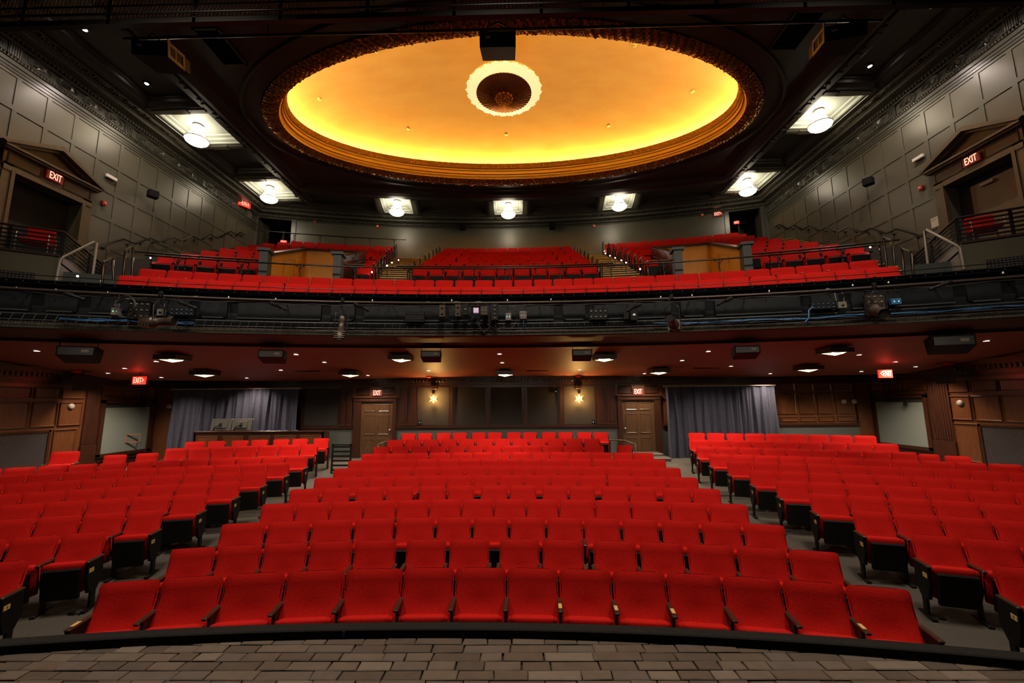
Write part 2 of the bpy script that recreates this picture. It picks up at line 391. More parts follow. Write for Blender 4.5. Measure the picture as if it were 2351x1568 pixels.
# ---- lower side walls: walnut panelling
def moulded(mb, a0, a1, z0, z1, w_, place, d0=.03, border=.035):
    """panel moulding frame; place(a, z, d) -> point, d = distance off the wall"""
    def ring(e, d): return [place(a0 + e, z0 + e, d), place(a1 - e, z0 + e, d), place(a1 - e, z1 - e, d), place(a0 + e, z1 - e, d)]
    rs = [ring(0, 0), ring(0, d0), ring(border * .45, d0 * 1.3), ring(border, .006), ring(border + .02, .004)]
    vs = [p for r in rs for p in r]
    fs = [(4 * j + i, 4 * j + (i + 1) % 4, 4 * j + 4 + (i + 1) % 4, 4 * j + 4 + i) for j in range(len(rs) - 1) for i in range(4)]
    k = len(vs) - 4; fs.append((k, k + 1, k + 2, k + 3)); mb.add(vs, fs)
    return mb
def sidewall_lower(side):
    X = WL if side < 0 else WR; s = -side       # s: direction into the room
    nm = 'left' if side < 0 else 'right'
    mb = MB(); mb.box(min(X, X - s * .3), max(X, X - s * .3), 2.0, YR + .3, -.1, 4.6)
    wall = struct('wall_lower_' + nm, mb, M['oak'])
    P = lambda a, z, d: TT((X + s * (d + .001), a, z))
    Y = (lambda u, v=940: onX(u, v, X).y)
    if side < 0:
        c0 = [-58, -52, 6.5, 70.6, 78, 133.5, 139, 190]; lw = [-120, 121.5, 129.5, 181]; pil = [(193, 226), (352, 388)]; bay = (229, 350)
        tops = [(230, 273), (280.5, 307.5), (312, 350)]; scr = (236, 326); big = [(-52, 65), (72.5, 131), (136, 188)]; sw = (162, 933)
    else:
        c0 = []; lw = [2243, 2460, 2185.5, 2240]; pil = [(1966, 2003), (2137, 2186)]; bay = (2006, 2134)
        tops = [(2007, 2046), (2052, 2078), (2084, 2134)]; scr = (2024, 2127); big = [(2176, 2231), (2236, 2300), (2304, 2375)]; sw = (2206, 925)
    for a, b in big:
        ya, yb = sorted((Y(a), Y(b)))
        mb = MB(); moulded(mb, ya, yb, 2.13, 2.80, 0, P); mb.build('panel', M['oak'], wall)
        mb = MB(); moulded(mb, ya, yb, 2.90, 3.20, 0, P); mb.build('panel', M['oak'], wall)
    ya, yb = sorted((Y(lw[2]), Y(lw[3]))); mb = MB(); moulded(mb, ya, yb, 1.0, 2.04, 0, P); mb.build('panel', M['oak'], wall)
    # grille in a frame
    ya, yb = sorted((Y(lw[0]), Y(lw[1])))
    mb = MB(); z0, z1 = .55, 2.04
    for a0, a1, b0, b1 in ((ya, yb, z1 - .06, z1), (ya, yb, z0, z0 + .06), (ya, ya + .06, z0, z1), (yb - .06, yb, z0, z1)):
        mb.box(min(X, X + s * .05), max(X, X + s * .05), a0, a1, b0, b1)
    g = mb.build('grille', M['oak2'], wall, lean=True)
    mb = MB(); mb.box(min(X, X + s * .008), max(X, X + s * .008), ya + .06, yb - .06, z0 + .06, z1 - .06); mb.build('backing', M['void'], g, lean=True)
    mb = MB()
    z = z0 + .08
    while z < z1 - .07: mb.box(min(X + s * .02, X + s * .03), max(X + s * .02, X + s * .03), ya + .06, yb - .06, z, z + .012); z += .032
    y = ya + .08
    while y < yb - .07: mb.box(min(X + s * .014, X + s * .02), max(X + s * .014, X + s * .02), y, y + .01, z0 + .06, z1 - .06); y += .035
    mb.build('wire_mesh', M['mesh'], g, lean=True, kind='stuff')
    # fluted pilasters
    for a, b in pil:
        ya, yb = sorted((Y(a), Y(b))); mb = MB(); nfl = 7
        mb.box(min(X, X + s * .05), max(X, X + s * .05), ya, yb, .5, 3.32)
        for i in range(nfl):
            yy = ya + .05 + (yb - ya - .1) * (i + .5) / nfl; hw = (yb - ya - .1) / nfl * .30
            mb.tube([(X + s * .05, yy, 1.55), (X + s * .05, yy, 3.22)], hw, 6)
        mb.box(min(X, X + s * .07), max(X, X + s * .07), ya - .02, yb + .02, .4, 1.5)
        mb.box(min(X, X + s * .075), max(X, X + s * .075), ya - .02, yb + .02, 3.28, 3.36)
        pm = mb.build('pilaster', M['oak2'], wall, lean=True)
    # bay with the three small panels and the blank board opening
    for a, b in tops:
        ya, yb = sorted((Y(a), Y(b))); mb = MB(); moulded(mb, ya, yb, 2.98, 3.20, 0, P, border=.03); mb.build('panel', M['oak'], wall)
    ya, yb = sorted((Y(bay[0]), Y(bay[1])))
    mb = MB(); mb.box(min(X, X + s * .10), max(X, X + s * .10), ya, yb, 2.86, 2.93)
    za = 1.22 if side < 0 else 1.28
    for a0, a1, b0, b1 in ((ya, yb, 2.76, 2.86), (ya, ya + .12, za - .1, 2.86), (yb - .12, yb, za - .1, 2.86), (ya, yb, za - .12, za - .02)):
        mb.box(min(X, X + s * .07), max(X, X + s * .07), a0, a1, b0, b1)
    for a0, a1 in ((ya + .1, (ya + yb) / 2 - .04), ((ya + yb) / 2 + .04, yb - .1)): moulded(mb, a0, a1, .75, za - .22, 0, lambda a, z, d: (X + s * (d + .001), a, z))
    mb.build('opening_frame', M['oak2'], wall, lean=True)
    mb = MB(); mb.box(min(X, X + s * .012), max(X, X + s * .012), ya + .12, yb - .12, za - .02, 2.62); bd = mb.build('blank_board', M['screen'], wall, lean=True)
    mb = MB(); mb.box(min(X, X + s * .02), max(X, X + s * .02), ya + .12, yb - .12, 2.62, 2.76); mb.build('roller_housing', M['void'], wall, lean=True)
    # crown
    mb = MB()
    for (d, z0, z1) in ((.05, 3.30, 3.36), (.10, 3.36, 3.46), (.16, 3.46, 3.62), (.22, 3.62, 3.75)): mb.box(min(X, X + s * d), max(X, X + s * d), 4, YR, z0, z1)
    y = 8.0
    while y < YR: mb.bbox(min(X + s * .1, X + s * .19), max(X + s * .1, X + s * .19), y, y + .07, 3.47, 3.60, .02); y += .12
    mb.build('crown_moulding', M['oak2'], wall, lean=True)
    # round brass-coloured sounder dish on panel
    p = onX(sw[0], sw[1], X)
    t = thing('wall_dish', 'round bronze cover plate on the %s walnut panelled wall' % nm, 'cover plate', TT((X + s * .02, p.y, p.z)), (0, s * PI / 2, 0))
    mb = MB(); mb.lathe([(.001, .05), (.045, .046), (.075, .03), (.085, 0)], n=20); mb.build('cover', M['trimline'], t)
    return wall
wl = sidewall_lower(-1); wr = sidewall_lower(1)

# ---- rear wall under the balcony
RX = lambda u, v=930: onY(u, v, YR).x
RZ = lambda u, v: onY(u, v, YR).z
mb = MB(); mb.box(WL - .3, WR + .3, YR, YR + .3, -.1, 4.4); rear = struct('wall_rear_lower', mb, M['oak'])
PR = lambda a, z, d: TT((a, YR - d - .001, z))
def rbox(mb, u0, u1, z0, z1, d, d0=0.): mb.box(RX(u0), RX(u1), YR - d, YR - d0, z0, z1)
# dado and rail
mb = MB(); rbox(mb, 676, 812, .4, 1.78, .012); rbox(mb, 912, 1416, .4, 1.80, .012); rbox(mb, 1516, 1966, .4, 1.78, .012)
mb.build('dado', M['lowgreen'], rear, lean=True)
mb = MB()
for a, b in ((676, 812), (912, 1416), (1516, 1966)):
    rbox(mb, a, b, 1.79, 1.83, .05); rbox(mb, a, b, 1.83, 1.87, .07); rbox(mb, a, b, 1.87, 1.90, .04)
mb.build('chair_rail', M['oak2'], rear, lean=True)
for a, b in ((960, 1030), (1045, 1114), (1127, 1198), (1211, 1280), (1296, 1365), (701, 779)):
    mb = MB(); z0, z1 = 1.92, 3.22; rbox(mb, a, b, z0, z1, .02)
    f = mb.build('fabric_panel', M['fabricpanel'], rear, lean=True)
    mb = MB()
    for u0, u1, za, zb in ((a - 2, b + 2, z1, z1 + .04), (a - 2, a, z0, z1), (b, b + 2, z0, z1)): rbox(mb, u0, u1, za, zb, .045)
    mb.build('moulding', M['oak2'], f, lean=True)
for a, b in ((917, 935), (938, 956), (1033, 1042), (1117, 1124.5), (1201, 1208), (1283, 1293), (1369, 1390), (1394, 1413), (683, 698), (783, 795), (798, 810), (1963, 1966)):
    mb = MB(); rbox(mb, a, b, 1.92, 3.28, .05); rbox(mb, a + .25 * (b - a), b - .25 * (b - a), 2.02, 3.2, .068); rbox(mb, a - 1, b + 1, 1.90, 1.98, .065)
    mb.build('pilaster', M['oak2'], rear, lean=True)
# panelled stretch right of the curtain
for (a, b) in ((1781, 1789), (1791.5, 1827), (1834, 1870), (1876, 1912), (1919, 1959)):
    for z0, z1 in ((3.02, 3.28), (2.22, 2.92), (1.96, 2.14)):
        mb = MB(); moulded(mb, RX(a), RX(b), z0, z1, 0, PR, border=.035); mb.build('panel', M['oak'], rear)
mb = MB()
for (d, z0, z1) in ((.05, 3.30, 3.34), (.10, 3.34, 3.42), (.16, 3.42, 3.54), (.22, 3.54, 3.66)): mb.box(WL, WR, YR - d, YR, z0, z1)
x = WL + .2
while x < WR - .2: mb.bbox(x, x + .07, YR - .19, YR - .1, 3.42, 3.52, .02); x += .12
mb.build('crown_moulding', M['oak2'], rear, lean=True)
def paneldoor(n_, u0, u1, f0, f1, sgn):
    mb = MB(); zt = 2.78
    rbox(mb, f0, u0, .4, zt + .06, .09); rbox(mb, u1, f1, .4, zt + .06, .09); rbox(mb, f0, f1, zt - .02, zt + .10, .11); rbox(mb, f0 - 2, f1 + 2, zt + .10, zt + .14, .14)
    o = mb.build('door_%d' % n_, M['oak2'], None, lean=True); o['kind'] = 'structure'
    mb = MB(); xa, xb = RX(u0), RX(u1); mb.box(xa, xb, YR - .035, YR - .005, .7, zt - .02); leaf = mb.build('door_leaf', M['door'], o, lean=True)
    xm = (xa + xb) / 2
    for (a0, a1) in ((xa + .12, xm - .05), (xm + .05, xb - .12)):
        for z0, z1 in ((2.40, 2.66), (1.60, 2.28), (.85, 1.46)):
            mb = MB(); moulded(mb, a0, a1, z0, z1, 0, lambda a, z, d: TT((a, YR - .036 - d, z)), d0=.012, border=.03); mb.build('door_panel', M['door'], leaf)
    mb = MB(); hx = xb - .08 if sgn > 0 else xa + .08
    mb.lathe([(.001, .05), (.03, .045), (.03, .0)], (hx, YR - .07, 1.75), 12); mb.build('door_handle', M['trimline'], leaf, lean=True)
    for a0, a1 in ((RX(f0) + .05, RX((f0 + f1) / 2) - .22), (RX((f0 + f1) / 2) + .22, RX(f1) - .05)):
        mb = MB(); moulded(mb, a0, a1, 2.98, 3.26, 0, PR, border=.03); mb.build('panel', M['oak2'], rear)
    return o
paneldoor(1, 831, 903, 814, 911, 1); paneldoor(2, 1427, 1500, 1417, 1515, -1)

# ---- under-balcony ceiling, soffit and balcony front
prof_under = [(34.6, 3.50), (29.6, 4.10)]
mb = MB(); revolve(mb, prof_under, BC, -.6, .6, 48); struct('ceiling_lower', mb, M['under'])
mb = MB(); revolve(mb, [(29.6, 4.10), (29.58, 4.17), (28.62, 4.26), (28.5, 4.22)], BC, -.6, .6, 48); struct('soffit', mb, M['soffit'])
mb = MB(); revolve(mb, [(28.5, 4.22), (28.44, 4.24), (28.44, 4.40), (28.36, 4.42), (28.34, 4.47), (28.44, 4.50), (28.5, 4.54), (28.5, 4.98), (28.44, 5.00), (28.40, 5.03), (28.44, 5.07), (28.36, 5.09), (28.33, 5.12), (28.38, 5.14),
                       (28.33, 5.17), (28.32, 5.19), (28.36, 5.20), (28.46, 5.20), (28.50, 5.16), (28.50, 4.7), (28.72, 4.7)], BC, -.6, .6, 72)
front = struct('balcony_front', mb, M['face'])
# recessed field ledges (alternating long and short raised panels)
def arcbox(mb, r0, r1, a0, a1, z0, z1, n=4, z0b=None, c=BC):
    vs = []
    for i in range(n + 1):
        a = a0 + (a1 - a0) * i / n
        for r, z in ((r0, z0), (r0, z1), (r1, z1), (r1, z0)): x, y = polar(c, r, a); vs.append((x, y, z))
    fs = [(4 * i + j, 4 * i + (j + 1) % 4, 4 * i + 4 + (j + 1) % 4, 4 * i + 4 + j) for i in range(n) for j in range(4)] + [(0, 1, 2, 3), (4 * n + 3, 4 * n + 2, 4 * n + 1, 4 * n)]
    return mb.add(vs, fs)
a = -.405
ph0 = -.40
seq = [(1, .060), (0, .018)]
while ph0 < .42:
    for lng, wd in seq:
        mb = MB(); arcbox(mb, 28.455, 28.51, ph0, ph0 + wd, 4.60, 4.93, 3); mb.cur = 1
        arcbox(mb, 28.42, 28.52, ph0 + (.0 if lng else .002), ph0 + wd - (.0 if lng else .002), 4.575, 4.60, 3)
        mb.build('raised_panel', [M['face'], M['facelight']], front, lean=True); ph0 += wd + .0075
mb = MB()
a = -.445
while a < .445:
    arcbox(mb, 28.315, 28.335, a, a + .0005, 5.135, 5.155, 1); a += .0085
mb.build('moulding_studs', M['facelight'], front, lean=True, kind='stuff')
# pleated valance strip under the front
mb = MB(); nph = 520
def val(i, j):
    a = -.46 + .92 * i; r = 28.43 - .016 * abs(math.sin(i * nph * PI)); x, y = polar(BC, r, a); return (x, y, 4.40 - .155 * j)
mb.grid(val, nph * 2, 2, sm=False); struct('trim_7', mb, M['ceilgreen'])

# ---- balcony tiers
F2Z = 5.17
def mfloor(k): return 6.17 + .452 * k
prof = [(28.7, 4.73), (29.47, 4.73), (29.47, F2Z), (31.42, F2Z)]
for k in range(9): prof += [(31.45 + .96 * k, mfloor(k)), (31.45 + .96 * (k + 1), mfloor(k))]
prof.append((RB + .1, mfloor(8)))
WELLS = [(-.232, -.171), (.158, .215)]      # angular extents of the two stair wells
WR0, WR1 = 31.44, 35.28
mb = MB()
for (ra, za), (rb, zb) in zip(prof[:-1], prof[1:]):
    mb.cur = 1 if abs(zb - za) > .9 else 0
    if ra >= 31.4 and rb < WR1 + .05:
        for p0, p1, nn in ((-.6, WELLS[0][0], 12), (WELLS[0][1], WELLS[1][0], 14), (WELLS[1][1], .6, 12)): revolve(mb, [(ra, za), (rb, zb)], BC, p0, p1, nn)
    else: revolve(mb, [(ra, za), (rb, zb)], BC, -.6, .6, 36)
tiers = struct('balcony_floor', mb, [M['carpet'], M['lowgreen']])

# ---- upper side walls
DY = {-1: 10.72, 1: 10.66}; DW, DT, DB = .86, 8.70, 6.22
def sidewall_upper(side):
    X = WL if side < 0 else WR; s = -side; nm = 'left' if side < 0 else 'right'
    xa, xb = min(X - s * .3, X - s * .03), max(X - s * .3, X - s * .03)
    yc = DY[side]; y0, y1 = yc - DW, yc + DW
    mb = MB(); mb.box(xa, xb, 2, y0, 3.6, 12.6); mb.box(xa, xb, y1, 20.9, 3.6, 12.6); mb.box(xa, xb, y0, y1, DT, 12.6); mb.box(xa, xb, y0, y1, 3.6, DB)
    wall = struct('wall_' + nm, mb, M['greenwall'])
    far0, pit, wd_ = (9.69, .722, .62) if side < 0 else (10.30, .764, .645)
    cols = [(far0 + pit * n_ - wd_, far0 + pit * n_) for n_ in range(-6, 14)]
    rows = [(11.27 - .905 * r - .77, 11.27 - .905 * r) for r in range(6)]
    # stiles and rails: one raised grid
    mb = MB(); th = .03
    xs_ = (min(X, X - s * th), max(X, X - s * th))
    def clear(a, b, z0, z1): return not (a < yc + 1.14 and b > yc - 1.14 and z0 < 9.2) and z1 > (mfloor(max(0, min(8, (rad((X, (a + b) / 2), BC) - 31.45) / .96))) if (a + b) / 2 > 11 else 4.6)
    ptop = 11.65
    cells = [(c, r) for c in cols for r in rows if clear(*c, *r)]
    mb.box(*xs_, 2, 20.6, rows[0][1], ptop)
    for i in range(len(rows)):
        zb = rows[i][0]; za = rows[i + 1][1] if i + 1 < len(rows) else 4.0
        if zb > 9.3 or True:
            if zb > DT + .4: mb.box(*xs_, 2, 20.6, za, zb)
            else:
                mb.box(*xs_, 2, yc - 1.0, za, zb); mb.box(*xs_, yc + 1.0, 20.6, za, zb)
    xs_ = (xs_[0] + .0012 * (1 if side > 0 else 0), xs_[1] - .0012 * (1 if side < 0 else 0))
    for i in range(len(cols) + 1):
        ya = cols[i - 1][1] if i else 2; yb = cols[i][0] if i < len(cols) else 20.6
        if ya > yc + 1.0 or yb < yc - 1.0: mb.box(*xs_, ya, yb, 4, rows[0][1] + .01)
        else: mb.box(*xs_, ya, yb, 9.0, rows[0][1] + .01)
    for (c, r) in [(c, r) for c in cols for r in rows if not clear(*c, *r)]:
        if r[0] > 8.9 or c[0] > yc + 1.0 or c[1] < yc - 1.0: mb.box(*xs_, *c, *r)
    mb.build('panel_frame', M['greenwall'], wall, lean=True)
    for c, r in cells:
        mb = MB(); e = .004; x0_, x1_ = sorted((X - s * .03, X - s * .019))
        mb.box(x0_, x1_, c[0] + e, c[1] - e, r[0] + e, r[1] - e); mb.build('panel', M['greenwall'], wall, lean=True)
    return wall
wul = sidewall_upper(-1); wur = sidewall_upper(1)

# ---- upper rear wall with corner doorways
def ang(u, v, r=RB): p = onR(u, v, r, BC); return math.atan2(p.x - BC[0], p.y - BC[1]), p.z
aL0, _ = ang(592, 530); aL1, zL = ang(671, 500); aR0, zR = ang(1672, 485); aR1, _ = ang(1746, 500)
zdoor = (zL + zR) / 2
asl = math.asin((WL - BC[0]) / RB); asr = math.asin((WR - BC[0]) / RB)
mb = MB()
def arcwall(a0, a1, z0, z1, n=24): arcbox(mb, RB, RB + .3, a0, a1, z0, z1, n)
arcwall(asl - .02, aL0, 8, 12.6, 2); arcwall(aL1, aR0, 8, 12.6, 48); arcwall(aR1, asr + .02, 8, 12.6, 2); arcwall(aL0, aL1, zdoor, 12.6, 3); arcwall(aR0, aR1, zdoor, 12.6, 3)
wallr = struct('wall_rear', mb, M['greenrear'])
for a0, a1, nn in ((aL0, aL1, 3), (aR0, aR1, 4)):
    mb = MB(); e = .005
    arcbox(mb, RB - .06, RB + .05, a0 - e, a0, 8.5, zdoor + .16, 1); arcbox(mb, RB - .06, RB + .05, a1, a1 + e, 8.5, zdoor + .16, 1); arcbox(mb, RB - .06, RB + .05, a0, a1, zdoor, zdoor + .16, 3)
    d = struct('door_%d' % nn, mb, M['ceilgreen'])
    mb = MB(); am = (a0 + a1) / 2
    arcbox(mb, RB + 2.6, RB + 2.65, a0 - .03, a1 + .03, 8, zdoor + .3, 3); arcbox(mb, RB + .3, RB + 2.6, a0 - .012, a0 - .01, 8, zdoor + .3, 1); arcbox(mb, RB + .3, RB + 2.6, a1 + .01, a1 + .012, 8, zdoor + .3, 1)
    arcbox(mb, RB + .3, RB + 2.6, a0 - .03, a1 + .03, zdoor + .28, zdoor + .3, 2); arcbox(mb, RB + 1.5, RB + 2.6, am, am + .002, 8, zdoor + .3, 1)
    arcbox(mb, RB + .0, RB + 2.6, a0 - .03, a1 + .03, 9.72, 9.76, 2)
    mb.build('lobby_shell', M['lowgreen'], d, lean=True)

# ---- cornice, frieze and ceiling
pathn = 40
def wallpath(off, y_start=3.0):
    pts = [(WL + off, y_start)]
    r = RB - off
    a0 = math.asin((WL + off - BC[0]) / r); a1 = math.asin((WR - off - BC[0]) / r)
    for i in range(pathn + 1): pts.append(polar(BC, r, a0 + (a1 - a0) * i / pathn))
    pts.append((WR - off, y_start)); return pts
def sweep(mb, prof, sm=False, part=None):
    rows = [[(x, y, z) for x, y in wallpath(o)] for o, z in prof]
    if part == 'sides':
        for k_ in (slice(0, 2), slice(-2, None)):
            rr = [r_[k_] for r_ in rows]; mb.add([p for r_ in rr for p in r_], [(j * 2, j * 2 + 1, j * 2 + 3, j * 2 + 2) for j in range(len(rr) - 1)], sm)
        return
    W = len(rows[0])
    mb.add([p for r in rows for p in r], [(j * W + i, j * W + i + 1, (j + 1) * W + i + 1, (j + 1) * W + i) for j in range(len(rows) - 1) for i in range(W - 1)], sm)
mb = MB(); sweep(mb, part='sides', prof=[(0, 11.34), (.02, 11.35), (.02, 11.42), (.035, 11.43), (.035, 11.50), (.06, 11.52), (.06, 11.62), (.09, 11.64), (.10, 11.71), (.07, 11.73), (.03, 11.74), (.03, 12.08), (.06, 12.09), (.09, 12.11), (.10, 12.13)])
sweep(mb, [(0, 12.04), (.03, 12.05), (.03, 12.09), (.06, 12.10), (.10, 12.13)])
cornice = struct('trim_1', mb, M['ceilgreen'])
mb = MB(); sweep(mb, [(.10, 12.13), (.10, 12.19), (.16, 12.20), (.18, 12.22), (.46, 12.22), (.46, 12.29), (.48, 12.30), (.58, 12.36), (.66, 12.44), (.70, 12.44), (.70, 12.52)])
lip = struct('trim_2', mb, M['ceilgreen'])
# dentils and leaf bands: uncountably many, kept as geometry in one piece each
def alongwalls(step, off):
    """(x, y, heading) along left wall, rear arc and right wall"""
    out = []; y = 4.0; r = RB - off
    y1 = polar(BC, r, math.asin((WL + off - BC[0]) / r))[1]
    while y < y1 - step: out.append((WL + off, y, 0)); y += step
    a = math.asin((WL + off - BC[0]) / r); a1 = math.asin((WR - off - BC[0]) / r)
    while a < a1: x_, y_ = polar(BC, r, a); out.append((x_, y_, -PI / 2 - a)); a += step / r
    y = 4.0
    while y < y1 - step: out.append((WR - off, y, PI)); y += step
    return out
mb = MB()
for x, y, h in alongwalls(.105, .10):
    s0 = len(mb.v); mb.box(-.02, .065, -.034, .034, 12.125, 12.20); mb.xf(s0, Matrix.Translation((x, y, 0)) @ Matrix.Rotation(h, 4, 'Z'))
mb.build('dentil_course', M['ceilgreen'], cornice, lean=True, kind='stuff')
mb = MB()
for i, (x, y, h) in enumerate(alongwalls(.085, .56)):
    s0 = len(mb.v); j = random.uniform(-.04, .035)
    mb.add([(-.02, -.07, 12.43), (-.02, .07, 12.43), (.08, 0, 12.38 + j), (.11 + j, .05, 12.335 + j), (.13, -.03 + j, 12.335), (.05, 0, 12.30 - j * .5), (-.08, 0, 12.345)], [(0, 2, 1), (0, 4, 2), (1, 2, 3), (2, 4, 3), (4, 5, 3), (0, 6, 5, 4), (1, 3, 5, 6)])
    mb.xf(s0, Matrix.Translation((x, y, 0)) @ Matrix.Rotation(h, 4, 'Z'))
mb.build('acanthus_band', M['ceilgreen'], lip, lean=True, kind='stuff')
mb = MB()
for i, (x, y, h) in enumerate(alongwalls(.075, .09)):
    if abs(h + PI / 2) < .7: continue
    s0 = len(mb.v); j = random.uniform(-.01, .01)
    mb.add([(0, -.034, 11.72), (0, .034, 11.72), (.055, j, 11.69), (.03, 0, 11.645), (-.02, 0, 11.64)], [(0, 2, 1), (0, 3, 2), (1, 2, 3), (0, 4, 3), (1, 3, 4)])
    mb.xf(s0, Matrix.Translation((x, y, 0)) @ Matrix.Rotation(h, 4, 'Z'))
mb.build('leaf_band', M['ceilgreen'], cornice, lean=True, kind='stuff')
# frieze medallions and fluted blocks on the side walls (shared meshes)
def medallion():
    mb = MB(); n = 28
    for ra in (.275, .225):
        mb.tube([(.004, ra * math.cos(2 * PI * i / n), ra * .62 * math.sin(2 * PI * i / n)) for i in range(n + 1)], .012, 5, caps=False)
    for i in range(9):
        a = 2 * PI * i / 9; l = .13 + .05 * (i % 2); ca, sa = math.cos(a), math.sin(a) * .6
        mb.add([(.0, 0, 0), (.045, l * .5 * ca - .03 * sa, l * .5 * sa + .03 * ca), (.015, l * ca * 1.3, l * sa * 1.3), (.03, l * .5 * ca + .03 * sa, l * .5 * sa - .03 * ca)], [(0, 1, 2, 3)])
    mb.lathe([(.001, .0), (.04, .0)], (0, 0, 0), 8)
    return mb.mesh('medallion', M['ceilgreen'])
def fluteblock():
    mb = MB(); mb.box(0, .02, -.15, .15, -.165, .165)
    for i in range(5): mb.tube([(.02, -.11 + .055 * i, -.15), (.02, -.11 + .055 * i, .15)], .018, 6)
    return mb.mesh('fluted_block', M['ceilgreen'])
MEDA, FLU = medallion(), fluteblock()
for side in (-1, 1):
    X = WL + .032 if side < 0 else WR - .032; base, bp, mo = (9.52, 3.2, .70) if side < 0 else (9.42, 3.36, .735)
    for b_ in range(-1, 4):
        yb = base + bp * b_
        if yb < 19.2: inst('fluted_block', FLU, TT((X, yb, 11.91)), (0, 0, 0 if side < 0 else PI), parent=cornice)
        for i in range(4):
            yy = yb + .58 + mo * i
            if yy < 19.1: inst('medallion', MEDA, TT((X, yy, 11.91)), (0, 0, 0 if side < 0 else PI), parent=cornice)

# ceiling proper
EC, EA, EB_ = (.32, 13.57), 8.52, 4.17
ZB = 12.44                       # underside of beams
def ell(t, a=EA, b=EB_): return EC[0] + a * math.cos(t), EC[1] + b * math.sin(t)
XI0, XI1, YI0 = -9.35, 10.0, 3.0
def rimpt(t, grow=0.):
    """point of the inner ceiling's outline in direction t"""
    dx, dy = math.cos(t), math.sin(t) * (EB_ / EA) ** .35; best = 1e9
    for k_ in ((XI1 - grow - EC[0]) / dx if dx > 1e-6 else 1e9, (XI0 + grow - EC[0]) / dx if dx < -1e-6 else 1e9, (YI0 - EC[1]) / dy if dy < -1e-6 else 1e9):
        if k_ > 0: best = min(best, k_)
    # rear arc radius 37.75
    r = 37.75 - grow; ex, ey = EC[0] - BC[0], EC[1] - BC[1]; A_ = dx * dx + dy * dy; B_ = ex * dx + ey * dy; C_ = ex * ex + ey * ey - r * r
    k_ = (-B_ + math.sqrt(B_ * B_ - A_ * C_)) / A_
    best = min(best, k_); return EC[0] + dx * best, EC[1] + dy * best
NT = 160
def ringsheet(mb, rings, sm=False):
    """rings: list of functions t -> (x, y, z)"""
    vs = [f(2 * PI * i / NT) for f in rings for i in range(NT)]
    mb.add(vs, [(j * NT + i, j * NT + (i + 1) % NT, (j + 1) * NT + (i + 1) % NT, (j + 1) * NT + i) for j in range(len(rings) - 1) for i in range(NT)], sm)
e3 = lambda a, b, z: (lambda t: (*ell(t, a, b), z))
r3 = lambda g, z: (lambda t: (*rimpt(t, g), z))
mb = MB(); ringsheet(mb, [e3(EA + .02, EB_ + .02, ZB), e3(EA + .5, EB_ + .45, ZB), e3(EA + .54, EB_ + .49, ZB - .05), e3(EA + .62, EB_ + .57, ZB - .05), e3(EA + .66, EB_ + .61, ZB + .04)])
mb.cur = 0
def blend(t):
    x0, y0 = ell(t, EA + .66, EB_ + .61); x1, y1 = rimpt(t, .75); return x0, y0, x1, y1
def mixr(f_, z):
    def g(t):
        x0, y0, x1, y1 = blend(t)
        if (x1 - EC[0]) ** 2 / (EA + .66) ** 2 + (y1 - EC[1]) ** 2 / (EB_ + .61) ** 2 < 1: x1, y1 = x0, y0
        return (x0 + (x1 - x0) * f_, y0 + (y1 - y0) * f_, z)
    return g
ringsheet(mb, [mixr(0, ZB + .04), mixr(1, ZB + .04), r3(.60, ZB - .02), r3(.45, ZB - .02), r3(.35, ZB - .12), r3(.12, ZB - .16), r3(.0, ZB - .16), r3(-.02, ZB + .3)])
ceil = struct('ceiling', mb, M['ceil'])
# outer coffered band: top sheet, then beams
mb = MB(); ringsheet(mb, [r3(-.02, ZB + .3), lambda t: (lambda p: (max(WL - .1, min(WR + .1, EC[0] + (p[0] - EC[0]) * 1.5)), max(2.5, EC[1] + (p[1] - EC[1]) * 1.6), ZB + .3))(rimpt(t))])
mb.add([(WL - .2, 2, ZB + .31), (XI0 + .1, 2, ZB + .31), (XI0 + .1, 22, ZB + .31), (WL - .2, 22, ZB + .31)], [(0, 1, 2, 3)])
mb.add([(XI1 - .1, 2, ZB + .31), (WR + .2, 2, ZB + .31), (WR + .2, 22, ZB + .31), (XI1 - .1, 22, ZB + .31)], [(0, 1, 2, 3)])
mb.build('coffer_ceiling', M['ceil'], ceil, lean=True)
# beams (patterned band between the bays and the inner ceiling, plus cross ribs)
def beam(mb, x0, x1, y0, y1, z0=ZB - .06):
    mb.box(x0, x1, y0, y1, z0, ZB + .3)
mb = MB()
bm = []
for X0, X1 in ((XI0 - .42, XI0 - .02), (XI1 + .02, XI1 + .42)):
    beam(mb, X0, X1, 3, 18.95); mb.box(X0 + .1, X1 - .1, 3, 18.95, ZB - .09, ZB - .06)
    y = 6.0
    while y < 18.6: mb.box(X0 + .13, X1 - .13, y, y + .34, ZB - .115, ZB - .09); mb.box(X0 + .16, X1 - .16, y + .46, y + .56, ZB - .12, ZB - .09); y += .68
beam(mb, WL, WL + .98, 3, 19.9, ZB - .0); beam(mb, WR - .98, WR, 3, 19.9, ZB - .0)
mb.build('long_beam', M['ceil'], ceil, lean=True)
LAMPY = {-1: [13.45, 17.75], 1: [13.35, 17.95]}
lampspots = []
for side in (-1, 1):
    x0, x1 = (WL + .9, XI0 - .3) if side < 0 else (XI1 + .3, WR - .9)
    for yy in LAMPY[side]:
        for yb in (yy - 1.13, yy + .83):
            mb = MB(); beam(mb, x0, x1, yb, yb + .30); mb.box(x0 + .1, x1 - .1, yb + .08, yb + .22, ZB - .09, ZB - .06); mb.box((x0 + x1) / 2 - .3, (x0 + x1) / 2 + .3, yb + .05, yb + .25, ZB - .11, ZB - .06)
            mb.build('cross_beam', M['ceilgreen'], ceil, lean=True)
        lampspots.append((((x0 + x1) / 2, yy), 0., (x1 - x0) / 2, .83))
